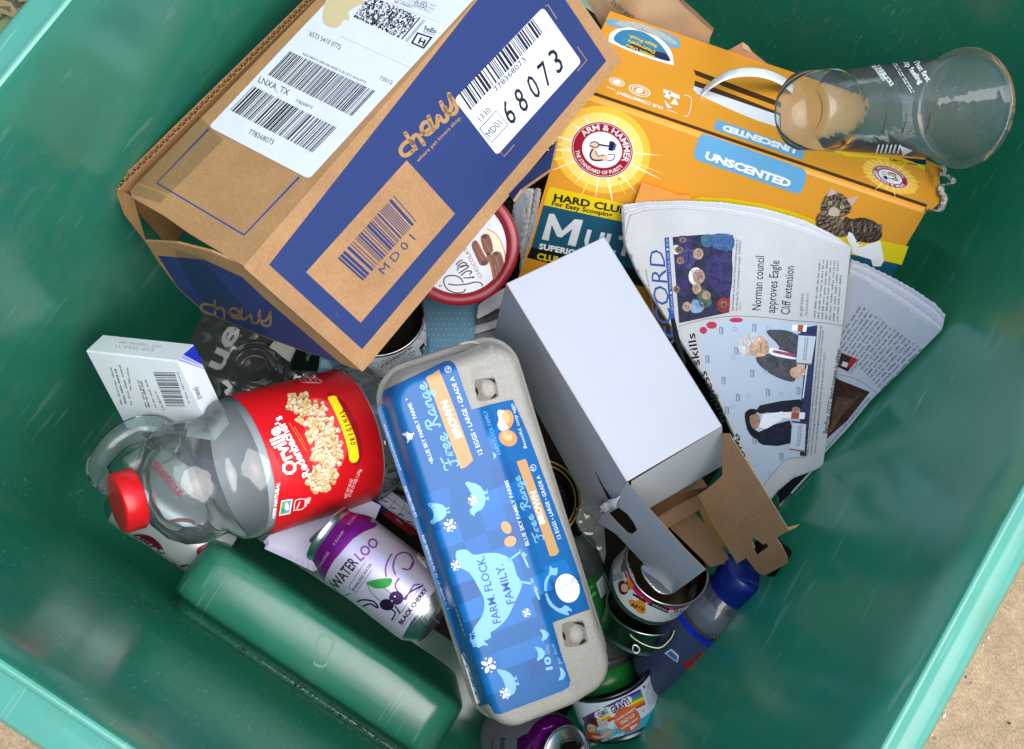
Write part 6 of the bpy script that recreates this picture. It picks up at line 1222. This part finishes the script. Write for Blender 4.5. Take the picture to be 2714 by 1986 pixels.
# ------------------------------------------------------------------ green-labelled bottle, cap down
BG, BGD, CAPG = M('#1f6a35', 'gloss'), M('#185428', 'gloss'), M('#1f7a34', 'plast'); GL = M('#cfd8d4', 'clear')
b0, b1 = at(1488, 1428, 1.155), at(1612, 1832, 1.145); bx = nrm(b1 - b0); L = np.linalg.norm(b1 - b0); r = .0335
t = Thing('bottle', 'clear bottle with a green label and green cap, beside the egg carton', 'bottle', 'bottles')
g = G(); g.revolve(b0, bx, [(.0, .001, GL), (.001, r * .7, GL), (.004, r * .9, GL), (.012, r * .97, GL), (.04, r, GL), (.045, r * .99, GL), (.1, r * .99, GL), (.105, r, GL), (.125, r * .97, GL), (.135, r * .9, GL), (.14, r * .88, GL)], 72)
for k in range(4): g.revolve(b0 + bx * (.108 + k * .006), bx, [(0, r * 1.0, GL), (.002, r * 1.02, GL), (.004, r * 1.0, GL)], 60)
t.part('body', g)
g = G(); S = Cyl(b0, bx, [(0, r), (.3, r)]); g.revolve(b0, bx, [(.043, r, BG), (.103, r, BG)], 96)
poly(S, g, zJ((540, 1190), (605, 1110), (655, 1230), (580, 1310)), TW, 1); lines(S, g, zJ((560, 1200), (605, 1135), (640, 1220), (590, 1290)), 6, INKG, 2, 3, .5, 3)
text(S, g, 'RESTO', *zJ((478, 1270), (528, 1215)), 8, M('#7fc256', 'gloss'), 1, .03); text(S, g, 'LIME', *zJ((490, 1330), (545, 1265)), 7, M('#7fc256', 'gloss'), 1, .03)
poly(S, g, zJ((630, 1400), (700, 1300), (752, 1470), (690, 1560)), TW, 1); barcode(S, g, zJ((640, 1400), (690, 1555), (748, 1470), (700, 1310)), 16, INK, 2, 8)
ell(S, g, zJ((643, 1562))[0], 5, 8, M('#9bd04a', 'gloss'), 2); lines(S, g, zJ((565, 1530), (635, 1490), (645, 1560), (590, 1590)), 3, TW, 2, 5, .6, 2)
t.part('label', g)
g = G(); n = 72; e1 = nrm(np.cross(bx, [.3, .2, .9])); e2 = np.cross(bx, e1); ring = lambda T, rr, k=0: [b0 + bx * T + (rr + (k if i % 2 else 0)) * (math.cos(2 * math.pi * i / n) * e1 + math.sin(2 * math.pi * i / n) * e2) for i in range(n)]
g.grid([ring(.134, r * .9), ring(.1345, r * 1.02, -.0005), ring(.153, r * 1.02, -.0005), ring(.155, r * .98), ring(.156, .001)], CAPG, True, True); t.part('cap', g); t.done()
# ------------------------------------------------------------------ blue-capped bottle in the shadow on the right
BLC, BLL = M('#101f70', 'plast'), M('#3e4a68', 'gloss'); GL2 = M('#c2c8d2', 'clear')  # colours darkened to carry the deep shadow round the bottle
b0, b1 = at(1985, 1512, 1.04), at(1752, 1782, 1.115); bx = nrm(b1 - b0); r = .034
t = Thing('bottle', 'bottle with a dark blue neck wrap and a grey-blue label', 'bottle', 'bottles')
g = G(); g.revolve(b0, bx, [(.0, .001, BLC), (0, .021, BLC), (.003, .0235, BLC), (.02, .0235, BLC), (.028, .021, BLC), (.034, .0235, BLC)], 72); NC = Cyl(b0, bx, [(0, .0235), (.034, .0235)])
for a, b in (((1675, 1160), (1830, 1205)), ((1755, 1080), (1840, 1110)), ((1690, 1240), (1790, 1262))): text(NC, g, 'ORGANIC', *zJ(a, b), 8, M('#2f4fd0', 'plast'), 1)
t.part('neck_wrap', g)
g = G(); g.revolve(b0, bx, [(.03, .0222, GL2), (.036, .026, GL2), (.046, r * .9, GL2), (.056, r, GL2), (.066, r, GL2)], 72); t.part('shoulder', g)
g = G(); g.revolve(b0, bx, [(.040, .024, M('#7f858d', 'gloss')), (.047, r * .82, M('#8b9199', 'gloss')), (.063, r * .93, M('#8b9199', 'gloss'))], 60); t.part('residue', g)
g = G(); S = Cyl(b0, bx, [(0, r), (.4, r)]); g.revolve(b0, bx, [(.066, r, M('#1a2fb8', 'gloss')), (.073, r, BLL), (.150, r, BLL), (.154, r * .92, BLL), (.155, .001, BLL)], 96)
text(S, g, 'ORGANIC', *zI((62, 905), (270, 975)), 14, M('#141c3a', 'gloss'), 1, .01); text(S, g, 'MADE WITH', *zI((160, 890), (270, 922)), 6, M('#141c3a', 'gloss'), 1); text(S, g, 'GLUTEN FREE', *zI((82, 955), (230, 1005)), 7, M('#141c3a', 'gloss'), 1)
spoly(S, g, zI((60, 1040), (110, 1010), (200, 1000), (150, 1040), (100, 1060)), M('#a01d28', 'gloss'), 1, 3); spoly(S, g, zI((0, 1080), (60, 1060), (130, 1060), (60, 1110), (0, 1120)), M('#a01d28', 'gloss'), 1, 3); lines(S, g, zI((5, 740), (60, 800), (50, 840), (0, 790)), 3, M('#141c3a', 'gloss'), 1, 3, .6, 3); poly(S, g, zM((2110, 345), (2180, 300), (2258, 370), (2240, 440)), M('#cfd6dc', 'gloss'), 1); poly(S, g, zM((2130, 350), (2175, 318), (2240, 380), (2232, 425)), M('#3a6aa8', 'gloss'), 2)
t.part('label', g); t.done()
# black round lid behind the brown flap
p0 = at(2062, 1490, 1.0); g = G(); g.revolve(p0, nrm(at(1960, 1400, 1.05) - p0), [(0, .0005, BKI), (0, .0150, BKI), (.002, .0162, BKI), (.02, .0162, BKI), (.021, .012, BKI)], 64)
t = Thing('jar_lid', 'black round lid in the shade behind the brown flap of the white box', 'lid'); t.part('lid', g); t.done()
# brown card and yellow envelope behind the flap
g = G(); SP = Plane(at(2080, 1400, .965), (1, 0, 0), (0, 1, -.4)); slab(SP, g, zJ((2060, 745), (2100, 735), (2162, 718), (2140, 742), (2075, 772), (1900, 800), (1900, 760)), .001, M('#b3925c', 'kraft'))
t = Thing('card_scrap', 'torn brown card tip poking out past the brown flap of the white box', 'card'); t.part('scrap', g); t.done()
g = G(); SP = Plane(at(1890, 1400, 1.19), (1, -.3, 0), (0.3, 1, -.2)); slab(SP, g, zJ((1330, 540), (1390, 560), (1480, 700), (1600, 920), (1580, 920), (1500, 880), (1420, 760), (1360, 600)), .001, M('#b0884a', 'paper'))
t = Thing('envelope', 'dull yellow padded envelope deep inside the white box', 'envelope'); t.part('envelope', g); t.done()
# ------------------------------------------------------------------ flat paper things between the tins
t = Thing('card_sheet', 'light blue dotted card lying under the round red-lidded tin', 'card'); SC1 = Plane(at(1200, 880, 1.10), at(1270, 820, 1.10) - at(1130, 830, 1.10), at(1170, 760, 1.12) - at(1200, 950, 1.08))
g = G(); slab(SC1, g, [(1090, 760), (1280, 740), (1268, 800), (1264, 850), (1256, 900), (1235, 985), (1120, 1010), (840, 1010), (848, 945), (900, 920), (1000, 900)], .001, M('#6f9fb8', 'carton'))
DT = M('#9cc2d4', 'carton'); f = quadmap((1135, 830), (1262, 830), (1240, 960), (1140, 960))
for i in range(9):
    for j in range(9):
        if rnd.random() < .9: ell(SC1, g, f((i + .5 * (j % 2)) / 9, j / 9), 2.2, 2.2, DT, 1, n=8)
poly(SC1, g, zN((1325, 560), (1380, 560), (1430, 640), (1320, 630)), M('#a9cfe0', 'carton'), 1)
t.part('sheet', g); t.done()
g = G(); SC2 = Plane(at(815, 955, 1.10), at(845, 949, 1.1) - at(786, 926, 1.1), at(786, 926, 1.11) - at(770, 977, 1.09)); slab(SC2, g, zN((1115, 470), (1190, 495), (1305, 543), (1272, 650), (1065, 633)), .0015, M('#0c0d10', 'carton')); text(SC2, g, '.com', *zN((1198, 572), (1262, 505)), 9, M('#9aa0a8', 'carton'), 1)
text(SC2, g, '.com', *zN((1200, 500), (1205, 572)), 8, M('#9aa0a8', 'carton'), 1); t = Thing('card', 'small black card with pale web lettering, at the top edge of the popcorn jar', 'card'); t.part('card', g); t.done()
PAP = M('#c6c4dc', 'paper'); t = Thing('paper_sheets', 'stack of loose white paper sheets under the cherry soda can', 'paper')
for i in range(3):
    g = G(); SP = Plane(at(800, 1440, 1.02 + i * .003), (1, .1, -.1), (.1, 1, .1), lambda u, v: .002 * noise.noise(Vector((u * 12, v * 12, 3)))); o = i * 4; slab(SP, g, [(706 - o, 1428 + o), (712 - o, 1436 + o * 1.2), (709 - o, 1447 + o), (770, 1474 + o * 1.5), (830, 1503 + o * 1.5), (960, 1460), (1010, 1340), (900, 1290), (760, 1370)], .0004, PAP, lv=-8 * i); t.part('sheet', g)
t.done()
t = Thing('planner_page', 'printed calendar page with navy and red header bars', 'paper'); SP = Plane(at(1000, 1340, 1.045), at(1090, 1400, 1.03) - at(960, 1310, 1.03), at(1000, 1270, 1.06) - at(960, 1310, 1.04)); NVY, DRD = M('#26215c', 'paper'), M('#7a1620', 'paper')
g = G(); slab(SP, g, zL((1000, 1400), (1115, 1350), (1250, 1165), (1420, 1290), (1600, 1430), (1720, 1600), (1720, 1720), (1400, 1500), (1200, 1445), (1040, 1440)), .0006, M('#cdd0e2', 'paper'))
poly(SP, g, zL((1115, 1360), (1160, 1300), (1390, 1470), (1345, 1525)), NVY, 1); poly(SP, g, zL((1345, 1525), (1390, 1470), (1640, 1640), (1700, 1720), (1600, 1720)), DRD, 1)
for a, b in (((1168, 1298), (1720, 1690)), ((1215, 1230), (1700, 1580)), ((1250, 1165), (1640, 1450)), ((1170, 1300), (1285, 1185)), ((1300, 1395), (1370, 1270)), ((1395, 1465), (1480, 1350)), ((1490, 1535), (1560, 1420)), ((1230, 1340), (1300, 1220))): stroke(SP, g, zL(a, b), 1.2, M('#3a3f66', 'matte'), 2, caps=False)
for c_ in ((1265, 1325), (1360, 1390), (1440, 1455), (1520, 1520), (1600, 1590), (1200, 1280)): stroke(SP, g, zL((c_[0] - 25, c_[1] - 8), (c_[0] + 20, c_[1] + 10)), 3, M('#3a3f52', 'matte'), 2)
text(SP, g, 'Saturday', *zL((1270, 1430), (1180, 1360)), 6, M('#b9bce0', 'matte'), 2); text(SP, g, 'Friday', *zL((1530, 1600), (1470, 1555)), 6, M('#d9b0b0', 'matte'), 2)
t.part('page', g); t.done()
# ------------------------------------------------------------------ crumpled clear film between the tin and the white flap
FLM = M('#e6eae8', 'clear'); FD = M('#a9a89f', 'paper')
t = Thing('plastic_film', 'crumpled translucent plastic film between the gold-rimmed tin and the white box', 'plastic film')
g = G(); SP = Plane(at(1560, 1400, 1.16), (1, 0, 0), (0, 1, 0), lambda u, v: .010 * noise.noise(Vector((u * 26, v * 26, 2))) + .006 * abs(noise.noise(Vector((u * 60, v * 60, 6))))); poly(SP, g, zJ((330, 120), (420, 150), (470, 330), (560, 480), (600, 700), (620, 950), (600, 1040), (520, 900), (430, 780), (380, 700), (420, 560), (400, 380)), FD, 0, step=6); t.part('paper_layer', g)
g = G(); SP = Plane(at(1560, 1400, 1.135), (1, 0, 0), (0, 1, 0), lambda u, v: .012 * noise.noise(Vector((u * 22, v * 22, 12))) + .008 * abs(noise.noise(Vector((u * 50, v * 50, 16))))); poly(SP, g, zJ((340, 80), (440, 160), (520, 400), (600, 650), (620, 950), (500, 900), (400, 760), (360, 640), (430, 520), (380, 300)), FLM, 0, step=6); t.part('film', g); t.done()
# added near-black sheet under the pile so no bare floor shows between the things
t = Thing('cardboard_sheet', 'near-black sheet spread deep under the pile', 'cardboard'); g = G(); P = [[(x, y, .075 + .02 * noise.noise(Vector((x * 6, y * 6, 0)))) for y in np.linspace(-.03, .66, 24)] for x in np.linspace(-.29, .25, 20)]; g.grid(P, M('#2a2320', 'matte'), True); t.part('sheet', g); t.done()
